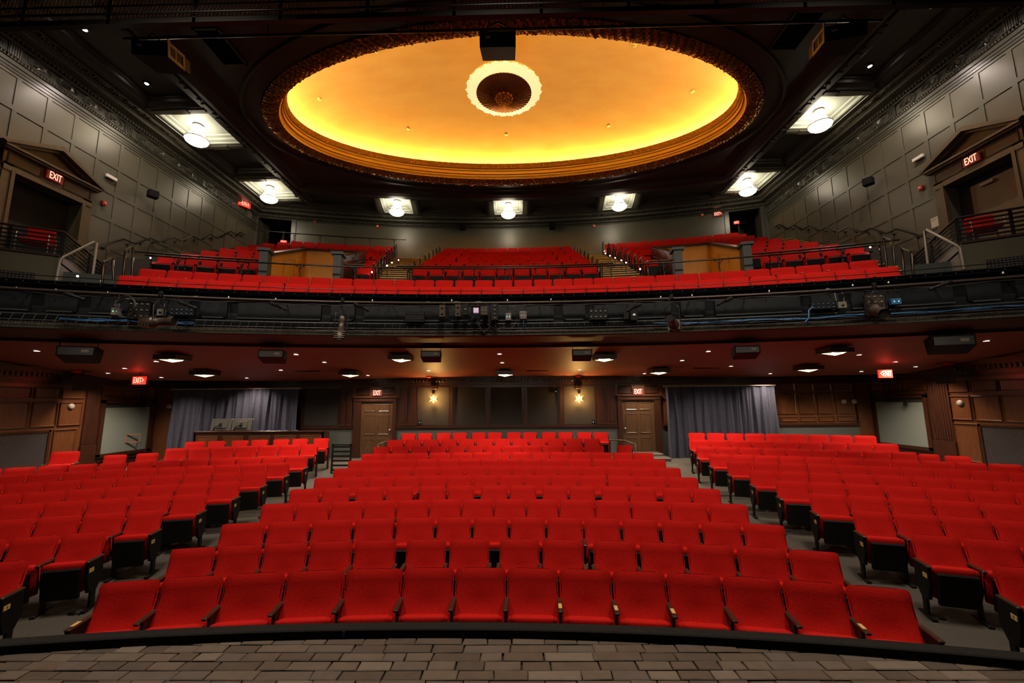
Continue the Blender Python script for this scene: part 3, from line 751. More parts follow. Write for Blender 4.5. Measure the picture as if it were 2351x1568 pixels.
# rear band ribs
pr = lambda r, a: polar(BC, r, a)
mb = MB(); arcbox(mb, 37.77, 38.1, -.26, .262, ZB - .06, ZB + .3, 30); arcbox(mb, 37.86, 38.0, -.25, .25, ZB - .09, ZB - .06, 30); mb.build('long_beam', M['ceil'], ceil, lean=True)
mb = MB(); arcbox(mb, 39.75, 40.15, -.31, .31, ZB, ZB + .3, 30); mb.build('long_beam', M['ceilgreen'], ceil, lean=True)
for u, v in ((911, 484), (1167, 490), (1422, 472)):
    p = onZ(u, v, ZB - .3); a = math.atan2(p.x - BC[0], p.y - BC[1])
    for da in (-.0265, .0185):
        mb = MB(); arcbox(mb, 38.1, 39.75, a + da, a + da + .008, ZB - .06, ZB + .3, 1); arcbox(mb, 38.1, 39.75, a + da + .002, a + da + .006, ZB - .09, ZB - .06, 1); mb.build('cross_beam', M['ceilgreen'], ceil, lean=True)
    lampspots.append((pr(38.92, a), -a, .72, .80))
# pale coffer pans over each lantern
for (x, y), rz, hx, hy in lampspots:
    mb = MB()
    for e, z0, z1 in ((0., ZB + .10, ZB + .30), ):
        pass
    def ring(e, z): return [(-hx + e, -hy + e, z), (hx - e, -hy + e, z), (hx - e, hy - e, z), (-hx + e, hy - e, z)]
    rs = [ring(0, ZB - .02), ring(.02, ZB + .02), ring(.12, ZB + .05), ring(.14, ZB + .12), ring(.26, ZB + .13), ring(.28, ZB + .17), ring(.30, ZB + .17)]
    vs = [p for r in rs for p in r]; mb.add(vs, [(4 * j + i, 4 * j + (i + 1) % 4, 4 * j + 4 + (i + 1) % 4, 4 * j + 4 + i) for j in range(len(rs) - 1) for i in range(4)] + [tuple(range(len(vs) - 4, len(vs)))])
    mb.xf(0, Matrix.Translation((x, y, 0)) @ Matrix.Rotation(rz, 4, 'Z'))
    mb.build('lantern_coffer', M['panelgreen'], ceil, lean=True)
# long dark coffers' moulded frames
def coffer_frame(poly_c, rz, hx, hy):
    mb = MB()
    def ring(e, z): return [(-hx + e, -hy + e, z), (hx - e, -hy + e, z), (hx - e, hy - e, z), (-hx + e, hy - e, z)]
    rs = [ring(0, ZB - .0), ring(.05, ZB + .03), ring(.16, ZB + .06), ring(.18, ZB + .14), ring(.24, ZB + .15), ring(.26, ZB + .22), ring(.3, ZB + .22)]
    vs = [p for r in rs for p in r]; mb.add(vs, [(4 * j + i, 4 * j + (i + 1) % 4, 4 * j + 4 + (i + 1) % 4, 4 * j + 4 + i) for j in range(len(rs) - 1) for i in range(4)] + [tuple(range(len(vs) - 4, len(vs)))])
    mb.xf(0, Matrix.Translation((*poly_c, 0)) @ Matrix.Rotation(rz, 4, 'Z')); mb.build('dark_coffer', M['ceil'], ceil, lean=True)
for side in (-1, 1):
    x0, x1 = (WL + .98, XI0 - .42) if side < 0 else (XI1 + .42, WR - .98); la, lb = LAMPY[side]
    for ya, yb in ((5.0, la - 1.13), (la + 1.13, lb - 1.13)): coffer_frame(((x0 + x1) / 2, (ya + yb) / 2), 0, (x1 - x0) / 2, (yb - ya) / 2)
for u in (783, 1040, 1295, 1545):
    p = onZ(u, 480, ZB); a = math.atan2(p.x - BC[0], p.y - BC[1]); coffer_frame(pr(38.92, a), -a, 1.85, .82)

# gilt wreath, ochre reveal, cove and dome
def wreath(i, j):
    t = 2 * PI * i; f_ = -.0 + j; a = EA - .52 * f_; b_ = EB_ - .50 * f_
    x, y = ell(t, a, b_); z = ZB - .05 - .11 * math.sin(PI * j)
    s_ = math.sin(i * 640 * PI) * math.sin(j * 4 * PI + i * 160 * PI); s2 = math.sin(i * 970 + j * 9) * math.cos(j * 13 + i * 410)
    return (x, y, z - .035 * s_ - .028 * s2)
mb = MB(); mb.grid(wreath, 1400, 10, sm=False, closeu=True); gw = mb.build('trim_3', M['gilt'], None, lean=True); gw['kind'] = 'structure'
ia, ib = EA - .52, EB_ - .50
mb = MB(); ringsheet(mb, [e3(ia, ib, ZB - .05), e3(ia - .02, ib - .02, ZB + .02), e3(ia - .04, ib - .04, ZB + .06), e3(ia - .04, ib - .04, ZB + .12), e3(ia - .09, ib - .09, ZB + .14), e3(ia - .09, ib - .09, ZB + .26), e3(ia - .13, ib - .13, ZB + .28), e3(ia - .13, ib - .13, ZB + .33), e3(ia - .17, ib - .17, ZB + .36)])
struct('trim_4', mb, M['giltyellow'])
def leafy(i, j):
    t = 2 * PI * i; a = ia - .17 - .04 * j; b_ = ib - .17 - .04 * j; x, y = ell(t, a, b_)
    d = .02 * math.sin(i * 700 * PI + 3 * math.sin(j * 5)) * math.sin(j * PI * 2 + i * 350 * PI); nx, ny = (x - EC[0]) / 8, (y - EC[1]) / 4
    return (x - nx * d, y - ny * d, ZB + .36 + .19 * j + d * .5)
mb = MB(); mb.grid(leafy, 1200, 6, sm=False, closeu=True); struct('trim_5', mb, mat('dark_gilt_leafwork', (.50, .26, .035), .35, metal=.4, c2=(.62, .34, .05), scale=16, bump=.3))
ja, jb = ia - .21, ib - .21; ZR_ = ZB + .55
mb = MB(); ringsheet(mb, [e3(ja, jb, ZR_), e3(ja + .03, jb + .03, ZR_ + .03), e3(ja + .05, jb + .05, ZR_ - .06), e3(ja + .48, jb + .48, ZR_ - .06)]); struct('trim_6', mb, M['giltyellow'])
HD = 1.55
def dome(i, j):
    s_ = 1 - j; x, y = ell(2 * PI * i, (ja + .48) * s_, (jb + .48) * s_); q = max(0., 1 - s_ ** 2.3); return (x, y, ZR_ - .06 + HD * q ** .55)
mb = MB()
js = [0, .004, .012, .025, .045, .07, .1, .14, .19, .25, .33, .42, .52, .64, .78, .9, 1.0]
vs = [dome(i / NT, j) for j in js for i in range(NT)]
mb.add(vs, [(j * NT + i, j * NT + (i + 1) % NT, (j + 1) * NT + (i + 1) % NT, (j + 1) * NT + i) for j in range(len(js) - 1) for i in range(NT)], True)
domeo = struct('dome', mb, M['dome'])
mb = MB(); ringsheet(mb, [e3(ja + .27, jb + .27, ZR_ - .05), e3(ja + .26, jb + .26, ZR_ - .02), e3(ja + .31, jb + .31, ZR_ - .01), e3(ja + .34, jb + .34, ZR_ - .05)], True)
tag(mb.build('cove_light', M['glow_cove'], None, lean=True), 'hidden warm cove lighting strip around the rim of the amber oval dome', 'light')
# roof slab above everything, keeps the hall closed
mb = MB(); mb.box(WL - .4, WR + .4, -4, 23.5, 14.9, 15.1); mb.box(WL - .4, WR + .4, 22.9, 23.2, 3.5, 15); mb.box(WL - .5, WL - .3, -4, 23, -.2, 15); mb.box(WR + .3, WR + .5, -4, 23, -.2, 15)
struct('roof_shell', mb, M['void'], lean=False)

# ================================================================== SEATS
# local frame: x across, y away from the stage, z up; the back's top edge stands at y = 0
def back_shape(mb, w_, nu, nv, side):
    """cushioned back: side 0 = upholstered front, 1 = rear shell"""
    h = w_ / 2; zb, zt = .40, .90; rc = .045
    def prof(t):     # centre line of the back: leans backwards
        return -.215 + .215 * (1 - (1 - t) ** 1.8)
    def fn(i, j):
        z = zb + (zt - zb) * j; x = -h + w_ * i
        # rounded top corners
        ex = abs(x) - (h - rc); ez = z - (zt - rc)
        if ex > 0 and ez > 0:
            d = math.hypot(ex, ez)
            if d > rc: x = math.copysign(h - rc + ex * rc / d, x); z = zt - rc + ez * rc / d
        y = prof(j); e = 1 - max(0, (abs(x) / h)) ** 6; et = 1 - max(0, (j - .86) / .14) ** 2
        if side == 0:
            puff = .030 * e ** .5 * max(0, et) ** .5
            dish = .032 * math.exp(-((x / .17) ** 2) - ((j - .28) / .22) ** 2)
            return (x, y - puff + dish, z)
        y = -.16 + .16 * j + .01
        return (x, y + .028 * max(0, e) ** .5 * max(0, et) ** .5, z)
    if side == 0: mb.grid(fn, nu, nv)
    else:
        n0 = len(mb.f); mb.grid(fn, max(4, nu // 2), max(3, nv // 2)); mb.f[n0:] = [tuple(reversed(f)) for f in mb.f[n0:]]
def cushion(mb, w_):
    """tipped-up seat cushion, standing nearly upright in front of the back"""
    h = w_ / 2 - .035
    def fn(i, j):
        a = 2 * PI * i; q = 1.0
        # rounded rectangle in (y,z) swept across x with soft ends
        x = -h + 2 * h * j; e = (1 - abs(2 * j - 1) ** 8) ** .4 if 0 < j < 1 else 0.0
        cy_, cz = -.265, .425; hy, hz = .055, .195
        c_, s_ = math.cos(a), math.sin(a); p = .35
        yy = math.copysign(abs(c_) ** p, c_) * hy * (.55 + .45 * e); zz = math.copysign(abs(s_) ** p, s_) * hz * (.90 + .10 * e)
        return (x, cy_ + yy - .12 * (zz), cz + zz)
    mb.grid(fn, 14, 8, closeu=True)
    mb.add([fn(i / 14, 0) for i in range(14)], [tuple(range(14))]); mb.add([fn(i / 14, 1) for i in range(14)], [tuple(reversed(range(14)))])
def pan(mb, w_):
    h = w_ / 2 - .062; s0 = len(mb.v)
    mb.bbox(-h, h, -.045, .0, -.215, .165, .014); mb.xf(s0, Matrix.Translation((0, -.318, .395)) @ Matrix.Rotation(.12, 4, 'X'))
W0 = .57
def seat_meshes():
    d = {}
    mb = MB(); back_shape(mb, W0 - .016, 12, 10, 0); d['backrest'] = mb.mesh('backrest', M['red'])
    mb = MB(); back_shape(mb, W0 - .045, 12, 10, 1); d['back_shell'] = mb.mesh('back_shell', M['shell'])
    mb = MB(); cushion(mb, W0); d['seat'] = mb.mesh('seat', M['red'])
    mb = MB(); pan(mb, W0); mb.cur = 1; s0 = len(mb.v); mb.box(-.028, .028, -.004, .0, -.006, .006); mb.xf(s0, Matrix.Translation((0, -.364, .535)) @ Matrix.Rotation(.12, 4, 'X')); d['seat_pan'] = mb.mesh('seat_pan', [M['shell'], M['plate']])
    mb = MB(); mb.bbox(-.026, .026, -.36, -.05, .598, .628, .010); d['armrest'] = mb.mesh('armrest', M['arm'])
    mb = MB(); mb.add([(sx * .014, y, z) for sx in (-1, 1) for y, z in ((-.26, .60), (-.06, .60), (-.08, .30), (-.20, .22), (-.25, .34))],
                      [(0, 1, 2, 3, 4), (9, 8, 7, 6, 5)] + [(i, 5 + i, 5 + (i + 1) % 5, (i + 1) % 5) for i in range(5)])
    mb.box(-.014, .014, -.20, -.13, .01, .30); mb.bbox(-.03, .03, -.33, -.03, -.01, .022, .006); d['standard'] = mb.mesh('standard', M['steel'])
    mb = MB(); mb.add([(sx * .020, y, z) for sx in (-1, 1) for y, z in ((-.345, .60), (-.06, .60), (-.05, .34), (-.14, .22), (-.28, .22), (-.345, .40))],
                      [(0, 1, 2, 3, 4, 5), (11, 10, 9, 8, 7, 6)] + [(i, 6 + i, 6 + (i + 1) % 6, (i + 1) % 6) for i in range(6)])
    mb.box(-.016, .016, -.22, -.14, .01, .25); mb.bbox(-.03, .03, -.33, -.03, -.01, .022, .006); d['end_panel'] = mb.mesh('end_panel', M['shell'])
    mb = MB(); mb.bbox(-.004, .004, -.042, .042, -.026, .026, .002); d['row_plate'] = mb.mesh('row_plate', M['plate'])
    mb = MB(); mb.box(-.018, .018, -.30, -.20, .628, .631); d['arm_plaque'] = mb.mesh('arm_plaque', M['plate'])
    mb = MB(); mb.bbox(-.035, .035, -.05, .0, .01, .04, .008); mb.tube([(.03, -.02, .03), (.06, -.06, .035), (.09, -.02, .015), (.12, -.05, .012)], .008, 5); d['floor_lamp_stub'] = mb.mesh('floor_cable_stub', M['shell'])
    return d
SM = seat_meshes()
def make_seat(label, group, x, y, z, rot, sx, left_arm, end=None, letter=None, arm_drop=False):
    t = thing('theater_seat', label, 'seat', (x, y, z), rot, group)
    for k_ in ('backrest', 'back_shell', 'seat', 'seat_pan'): inst(k_, SM[k_], scale=(sx, 1, 1), parent=t)
    if arm_drop:
        for c_ in t.children:
            if c_.name.startswith('seat'): c_.location.z = -.075
    hw = W0 * sx / 2
    for sd, need in ((-1, left_arm), (1, True)):
        if not need: continue
        is_end = (end == sd)
        inst('armrest', SM['armrest'], loc=(sd * hw, 0, 0), parent=t)
        inst('end_panel' if is_end else 'standard', SM['end_panel' if is_end else 'standard'], loc=(sd * hw, 0, 0), parent=t)
        if is_end and letter:
            # the letter plate sits on the front-outer corner of the end panel, turned to the aisle
            p = inst('row_plate', SM['row_plate'], loc=(sd * (hw + .022), -.285, .50), rot=(0, 0, 0), parent=t)
            text('letter', letter, .040, M['ink'], p, (sd * .0045, 0, 0), (PI / 2, 0, sd * PI / 2), .0008)
    return t
# seat boundaries along each row, read off the photograph (pairs of left/right edges of each back)
def chain(*b): return [(b[i], b[i + 1]) for i in range(len(b) - 1)]
CEN = {
 0: chain(228, 371, 516, 657, 794, 926, 1045, 1163, 1282, 1404, 1528, 1656, 1793, 1938, 2092),
 1: [(391, 498), (500, 604), (606, 710), (712, 812), (814, 912), (933, 1026), (1032, 1125), (1146, 1239), (1244, 1340), (1360, 1461), (1467, 1569), (1575, 1685), (1689, 1806), (1808, 1927)],
 2: [(507, 612), (615, 713), (716, 811), (815, 906), (910, 999), (1003, 1083), (1087, 1167), (1171, 1252), (1255, 1338), (1340, 1423), (1427, 1511), (1517, 1604), (1609, 1701), (1704, 1802)],
 3: chain(600, 680, 759, 836, 911, 986, 1060, 1134, 1208, 1282, 1365, 1448, 1536, 1625, 1717),
 4: [(665, 736), (739, 805), (817, 883), (886, 950), (962, 1025), (1028, 1090), (1103, 1166), (1169, 1232), (1244, 1303), (1306, 1366), (1379, 1442), (1443, 1506), (1519, 1586), (1587, 1654)],
 5: chain(721, 782, 845, 906, 966, 1025, 1085, 1144, 1203, 1262, 1327, 1393, 1463, 1531, 1603),
 6: chain(765, 826, 887, 947, 1008, 1067, 1120, 1174, 1227, 1281, 1336, 1392, 1447, 1506, 1563),
 7: chain(799, 850, 901, 953, 1003, 1052, 1100, 1149, 1198, 1248, 1303, 1359, 1414, 1472, 1529),
 8: chain(830, 882, 933, 984, 1033.5, 1083.5, 1129, 1174, 1219.6, 1265, 1310.6, 1357.8, 1405, 1453, 1501),
 9: chain(855, 898, 942, 985, 1027, 1069, 1112, 1154, 1200, 1247, 1294, 1340, 1387),
 10: chain(887, 928.7, 969.6, 1010.7, 1051.7, 1092, 1134, 1174, 1214.8, 1255, 1297, 1339, 1379.5),
 11: [(920, 956), (958, 994), (1001, 1037), (1038.6, 1074), (1082, 1117), (1118.6, 1154), (1162, 1197.5), (1198.5, 1234), (1242, 1278), (1279.5, 1316), (1323, 1359.5), (1360.5, 1398)]}
LEF = {
 1: [(-95, 71)], 2: [(-88, 18), (22, 140), (141, 248)], 3: [(-20, 84), (84.4, 189), (189, 291), (293, 378)],
 4: [(-5, 101), (101, 200), (200, 298), (299, 395), (396, 479)], 5: chain(-48, 50, 151, 240.5, 324.5, 404.5, 481, 555),
 6: chain(-74, 10, 101, 185.5, 266.5, 344, 417.5, 487, 553.5, 616), 7: chain(-20, 62, 143, 218, 292, 361, 426.5, 491, 551.5, 611, 667),
 8: chain(-66, 7.5, 86, 157.8, 227, 293.5, 356, 417, 480.6, 541.5, 601, 654.5, 709),
 9.6: chain(380, 435, 487.5, 540, 591.5, 640.5, 689, 732.5), 10.45: [(425, 473), (475.7, 520.6), (530, 573), (575, 617.6), (626, 667), (669.6, 709.5), (718.6, 758)]}
RIG = {
 1: [(2273, 2420)], 2: [(2088, 2206), (2206, 2342), (2343, 2480)], 3: chain(1954, 2048.5, 2158, 2277, 2405), 4: chain(1855, 1944, 2038, 2139, 2250, 2360),
 5: chain(1778, 1856, 1942, 2030, 2126, 2224.7, 2330, 2440), 6: chain(1718, 1785, 1856.5, 1932, 2010, 2094.7, 2183, 2279, 2382),
 7: chain(1667, 1726, 1789, 1852, 1922, 1991.6, 2067, 2145, 2227.5, 2315, 2405), 8: chain(1626, 1678.6, 1733.4, 1790, 1849.4, 1910, 1974.6, 2041, 2111.7, 2187.3, 2265.8, 2349, 2436),
 9: chain(1597, 1646, 1698, 1750, 1805, 1861, 1918.5, 1978, 2041.7, 2105.6), 10: chain(1583.3, 1629.3, 1677, 1726, 1776.6, 1831, 1886, 1942, 2002, 2063),
 11: chain(1578, 1620, 1665, 1708.5, 1756, 1803, 1853, 1903, 1956.6, 2012)}
LET = 'ABCDEFGHJKLM'
F1 = chain(272, 342, 409, 474.4, 537, 595.8, 653.8, 709.5, 764, 815, 864.8, 914.3, 963, 1010.9, 1058.3, 1105.4, 1153.3, 1201, 1248.6, 1296.5, 1344.7, 1393, 1443.2, 1493.8, 1546.5, 1601.8, 1659.7, 1720, 1783, 1847.7, 1916, 1985.8, 2063)
F2 = chain(320, 384, 444.3, 501, 556.6, 610, 662.7, 713, 762.7, 811.2, 859.2, 906.5, 952.5, 998, 1043.4, 1088.4, 1133.2, 1178.6, 1223.7, 1269, 1315.2, 1362, 1407.8, 1455, 1504, 1553.3, 1605.2, 1657, 1711.3, 1767, 1825, 1885, 1947.5, 2014.4)
jobs = []    # (px width, centre, radius, phi, z, scale, label, group, left_arm, end, letter)
def addrow(sec, k, seats, c, r, zfloor, rowlabel, group, letter=None, ends=True, lean=False, endside=None):
    n_ = len(seats)
    for i, (ua, ub) in enumerate(seats):
        pa, pb = phi_of(ua, c, r, zfloor + .9), phi_of(ub, c, r, zfloor + .9)
        wd = (pb - pa) * r; ph = (pa + pb) / 2; gapl = i == 0 or (ua - seats[i - 1][1]) > 8
        if sec == 'left': pos = '%s from the aisle' % ORD[n_ - i]
        elif sec == 'right': pos = '%s from the aisle' % ORD[i + 1]
        else: pos = '%s from the left end' % ORD[i + 1]
        end = None
        if endside is not None:
            if endside < 0 and i == 0: end = -1
            if endside > 0 and i == n_ - 1: end = 1
            if endside == 2: end = -1 if i == 0 else (1 if i == n_ - 1 else None)
        z = zfloor + (K * max(0, zfloor + .9 - 2.75) * polar(c, r, ph)[0] if lean else 0)
        jobs.append(dict(px=ub - ua, c=c, r=r, ph=ph, z=z, sx=wd / W0, label='red tip-up seat, %s, %s' % (pos, rowlabel), group=group, la=gapl, end=end, letter=letter if end else None, oi=(i, n_), sec=sec, k=k))
for k, s_ in CEN.items():
    addrow('centre', k, s_, OC, OR0 + .83 * k, ZC[k], '%s row of the centre stalls' % ORD[k + 1], 'centre stalls seats', LET[k], endside=2)
for k, s_ in LEF.items():
    kk = int(round(k - .3)) if k > 9 else k
    addrow('left', k, s_, OC, OR0 + .83 * k, ofloor(OR0 + .83 * k), '%s row of the left stalls' % ORD[min(10, int(k) if k < 9 else (9 if k < 10 else 10))], 'left stalls seats', LET[min(11, kk)], endside=1)
for k, s_ in RIG.items():
    addrow('right', k, s_, OC, OR0 + .83 * k, ofloor(OR0 + .83 * k), '%s row of the right stalls' % ORD[k], 'right stalls seats', LET[k], endside=-1)
for sec, k, ua, ub, lb in (('left', 9.75, 117, 186, 'red seat back standing alone by the left wall grille'), ('left', 9.3, 238, 293, 'red loose chair back, nearer the grille of the two under the grey board'),
                           ('left', 9.35, 313, 366, 'red loose chair back under the small wooden frame at left'), ('right', 9.1, 2106, 2157, 'red loose seat beside the end of the ninth right stalls row'),
                           ('right', 9.0, 2166, 2229, 'red low loose seat in front of the right fluted pilaster'), ('centre', 9.3, 1415, 1453, 'red low loose seat by the ramp handrail right of the centre stalls')):
    r = OR0 + .83 * k; addrow(sec, k, [(ua, ub)], OC, r, ofloor(r) - (.0 if ub < 200 else .05), '', 'loose seats at the side walls', None); jobs[-1]['label'] = lb
addrow('balcony', 20, F1, BC, 29.3, 4.735, 'front row of the balcony', 'balcony front row seats', None, lean=True, endside=2)
addrow('balcony', 21, F2, BC, 30.15, F2Z - .01, 'second row of the balcony', 'balcony second row seats', None, lean=True, endside=2)
def span(u0, u1, n_): return [(u0 + (u1 - u0) * i / n_, u0 + (u1 - u0) * (i + 1) / n_) for i in range(n_)]
cen_m = [(945, 1374, 11), (957, 1365, 11), (969, 1355, 12), (981, 1345, 11), (990, 1337.6, 12), (998.8, 1328.6, 11), (1007, 1322, 12), (1014, 1315.6, 11), (1020, 1310.5, 12)]
lef_m = [(360, 858, None), (413, 866, None), (459.5, 872, None), (502, 879, None), (538.4, 885, None), (569.4, 891, None), (601, 897, None), (636, 903, None), (668, 907, 9)]
rig_m = [(1487, 1985, None), (1474, 1927, None), (1461, 1880, None), (1448, 1837, None), (1436, 1797, None), (1424, 1764, None), (1412, 1734, None), (1400, 1715, None), (1387, 1696, 11)]
def well(x, y):   # inside one of the two stair wells?
    a = math.atan2(x - BC[0], y - BC[1]); r = rad((x, y), BC)
    return r < WR1 and any(w0 - .008 < a < w1 + .008 for w0, w1 in WELLS)
for k in range(9):
    r = 32.3 + .96 * k; zf = mfloor(k)
    for sec, (u0, u1, n_) in (('centre', cen_m[k]), ('left', lef_m[k]), ('right', rig_m[k])):
        pa, pb = phi_of(u0, BC, r, zf + .9), phi_of(u1, BC, r, zf + .9)
        if n_ is None: n_ = max(1, round((pb - pa) * r / .55))
        for i in range(n_):
            a = pa + (pb - pa) * i / n_; b_ = pa + (pb - pa) * (i + 1) / n_; x, y = polar(BC, r, (a + b_) / 2)
            if well(x, y) or well(*polar(BC, r, a)) or well(*polar(BC, r, b_)): continue
            zc_ = zf + K * (zf - 1.85) * x
            q0 = pj((x, y, zc_ + .9)); jobs.append(dict(px=20, c=BC, r=r, ph=(a + b_) / 2, z=zc_, sx=(b_ - a) * r / W0, label=None, sec='far', k=k, la=i == 0, end=None, letter=None, group=None, oi=(i, n_)))
order = sorted([j for j in jobs if j['sec'] != 'far'], key=lambda j: -j['px'])
NSEAT = 325
keep = set(id(j) for j in order[:NSEAT])
far = MB()
bk = {}
for nm_, fn_ in (('b', lambda mb: back_shape(mb, W0 - .035, 6, 5, 0)), ('s', lambda mb: back_shape(mb, W0 - .035, 4, 4, 1)), ('c', lambda mb: cushion(mb, W0)), ('p', lambda mb: pan(mb, W0)),
                 ('a', lambda mb: (mb.box(W0 / 2 - .026, W0 / 2 + .026, -.36, -.05, .598, .628), mb.box(W0 / 2 - .012, W0 / 2 + .012, -.24, -.08, 0, .6)))):
    q = MB(); fn_(q); bk[nm_] = q
for j in jobs:
    x, y = polar(j['c'], j['r'], j['ph'])
    if id(j) in keep:
        t = make_seat(j['label'], j['group'], x, y, j['z'], -j['ph'], j['sx'], j['la'], j['end'], j['letter'], j['sec'] == 'centre' and j['k'] == 0)
        j['obj'] = t
    else:
        mt = Matrix.Translation((x, y, j['z'])) @ Matrix.Rotation(-j['ph'], 4, 'Z') @ Matrix.Diagonal((j['sx'], 1, 1, 1))
        for nm_, mi in (('b', 0), ('s', 1), ('c', 0), ('p', 1), ('a', 1)):
            far.cur = mi; s0 = len(far.v); q = bk[nm_]; far.add(q.v, q.f, nm_ in 'bsc'); far.xf(s0, mt)
so = far.build('distant_theater_seats', [M['red'], M['shell']]); so['kind'] = 'stuff'
so['label'] = 'banks of red seats in the balcony and the rearmost stalls rows'; so['category'] = 'seats'
# gold donor plaques on four armrests of the front row
for j in jobs:
    if j['sec'] == 'centre' and j['k'] == 0 and 'obj' in j:
        i = j['oi'][0]
        if i in (7, 8, 9, 12): inst('arm_plaque', SM['arm_plaque'], loc=(W0 * j['sx'] / 2, 0, 0), parent=j['obj'])
        if i == 0: inst('arm_plaque', SM['arm_plaque'], loc=(-W0 * j['sx'] / 2, 0, 0), parent=j['obj'])
# cable stubs on the floor beside aisle seats
for i, (u, v, lb) in enumerate(((168, 1418, 'small black floor cable outlet by the left aisle, nearest the stage'), (590, 1190, 'small black floor cable outlet in the left aisle beside the seat plates'), (2165, 1435, 'small black floor cable outlet under the second right stalls row'),
                                 (1815, 1229, 'small black floor cable outlet in the right aisle, farther of two'), (1745, 1190, 'black cable loop on the floor by the fifth right stalls row'))):
    d = ray(u, v); p = EYE + d * (2.7 / -d.z)
    inst('floor_outlet', SM['floor_lamp_stub'], (p.x, p.y, ofloor(rad(p, OC))), rot=(0, 0, i * 1.3), label=lb, category='outlet')

# ================================================================== BALCONY FITTINGS
def L3(x, y, z): return Vector((x, y, tz(x, z)))
def bal(r, a, z): x, y = polar(BC, r, a); return L3(x, y, z)
def angp(u, v, r): p = onR(u, v, r, BC); return math.atan2(p.x - BC[0], p.y - BC[1])
def arcpts(r, a0, a1, z, n=24): return [bal(r, a0 + (a1 - a0) * i / n, z) for i in range(n + 1)]
def scroll_bracket(mb, p, a, h=.11):
    """little wrought scrolls under a handrail"""
    t = Vector((math.cos(a), -math.sin(a), 0))
    for sg in (-1, 1):
        mb.tube([p + t * sg * (.02 + .08 * q) + Vector((0, 0, -h * (1 - q) ** 1.5 - .02)) for q in (0, .25, .5, .75, 1)], .008, 5)
        mb.tube([p + t * sg * (.10 + .02 * math.cos(q)) + Vector((0, 0, -.045 + .02 * math.sin(q))) for q in (0, 1.2, 2.4, 3.6, 4.8, 6)], .006, 4)
def guard_rail(name, label, cat, r, a0, a1, z, zfoot, npost, m_=None, twist=True, group=None, rr=.024):
    am = (a0 + a1) / 2; base = bal(r, am, zfoot)
    t = thing(name, label, cat, tuple(base), 0, group)
    mb = MB(); mb.tube([p - base for p in arcpts(r, a0, a1, z)], rr, 8); mb.build('handrail', m_ or M['rail'], t)
    for i in range(npost):
        a = a0 + (a1 - a0) * (i + .5) / npost if npost > 1 else am
        mb = MB(); p = bal(r, a, z) - base; f = bal(r, a, zfoot) - base
        if twist: mb.tube([f + (p - f) * q + Vector((.012 * math.cos(q * 40), .012 * math.sin(q * 40), 0)) for q in [k_ / 24 for k_ in range(25)]], .018, 5)
        else: mb.tube([f, p], rr, 6)
        if twist: scroll_bracket(mb, p, a); mb.build('baluster', M['ironwork'], t)
    return t
rB = 30.98; zB = onR(1165, 616, rB, BC).z
guard_rail('aisle_guard_rail', 'long black curved rail with scroll brackets behind the second balcony row', 'railing', rB, angp(333, 583, rB), angp(2008, 556, rB), zB, F2Z, 13)
rA = 31.60; zA = onR(1165, 611.5, rA, BC).z
for (u0, v0, u1, v1, n_, lb) in ((310, 571, 606, 597, 4, 'upper black guard rail left of the left stair well'), (790, 609, 838, 610, 1, 'short black guard rail between left stair well and aisle'),
                                 (910, 611, 1408, 606, 7, 'long black guard rail before the centre balcony seats'), (1487, 602, 1545, 600, 1, 'short black guard rail between right aisle and stair well'), (1728, 583, 2064, 546, 4, 'upper black guard rail right of the right stair well')):
    guard_rail('tier_guard_rail', lb, 'railing', rA, angp(u0, v0, rA), angp(u1, v1, rA), zA, 6.17 if True else 0, n_)
rF = 28.52; zF = onR(1165, 667.3, rF, BC).z
t = guard_rail('front_guard_rail', 'thin dark rail running along the top of the balcony front', 'railing', rF, -.44, .445, zF, 5.16, 26, twist=False, rr=.009)
# aisle steps with yellow nosings
def aisle_edges(k):
    r = 32.3 + .96 * k; zf = mfloor(k)
    return [(phi_of(lef_m[k][1], BC, r, zf + .9), phi_of(cen_m[k][0], BC, r, zf + .9)), (phi_of(cen_m[k][1], BC, r, zf + .9), phi_of(rig_m[k][0], BC, r, zf + .9)),
            (-.33, phi_of(lef_m[k][0], BC, r, zf + .9)), (phi_of(rig_m[k][1], BC, r, zf + .9), .33)]
for k in range(9):
    for e, (a0, a1) in enumerate(aisle_edges(k)):
        a0 = max(a0, math.asin((WL - BC[0]) / (31.4 + .96 * k))); a1 = min(a1, math.asin((WR - BC[0]) / (31.4 + .96 * k)))
        r = 31.45 + .96 * k
        for dr, dz in ((-.47, -.226), (0, 0)) if k else ((0, 0), (-.3, -.2), (-.6, -.4), (-.9, -.6), (-1.2, -.8)):
            if e < 2 and k == 0 and dr < -.65: continue
            mb = MB(); z = mfloor(k) + dz; rr = r + dr
            arcbox(mb, rr, rr + .49, a0, a1, z - .235, z + .010, 2); mb.cur = 1; arcbox(mb, rr - .012, rr + .05, a0, a1, z - .016, z + .018, 2)
            mb.build('aisle_step', [M['riser'], M['nosing']], tiers, lean=True)
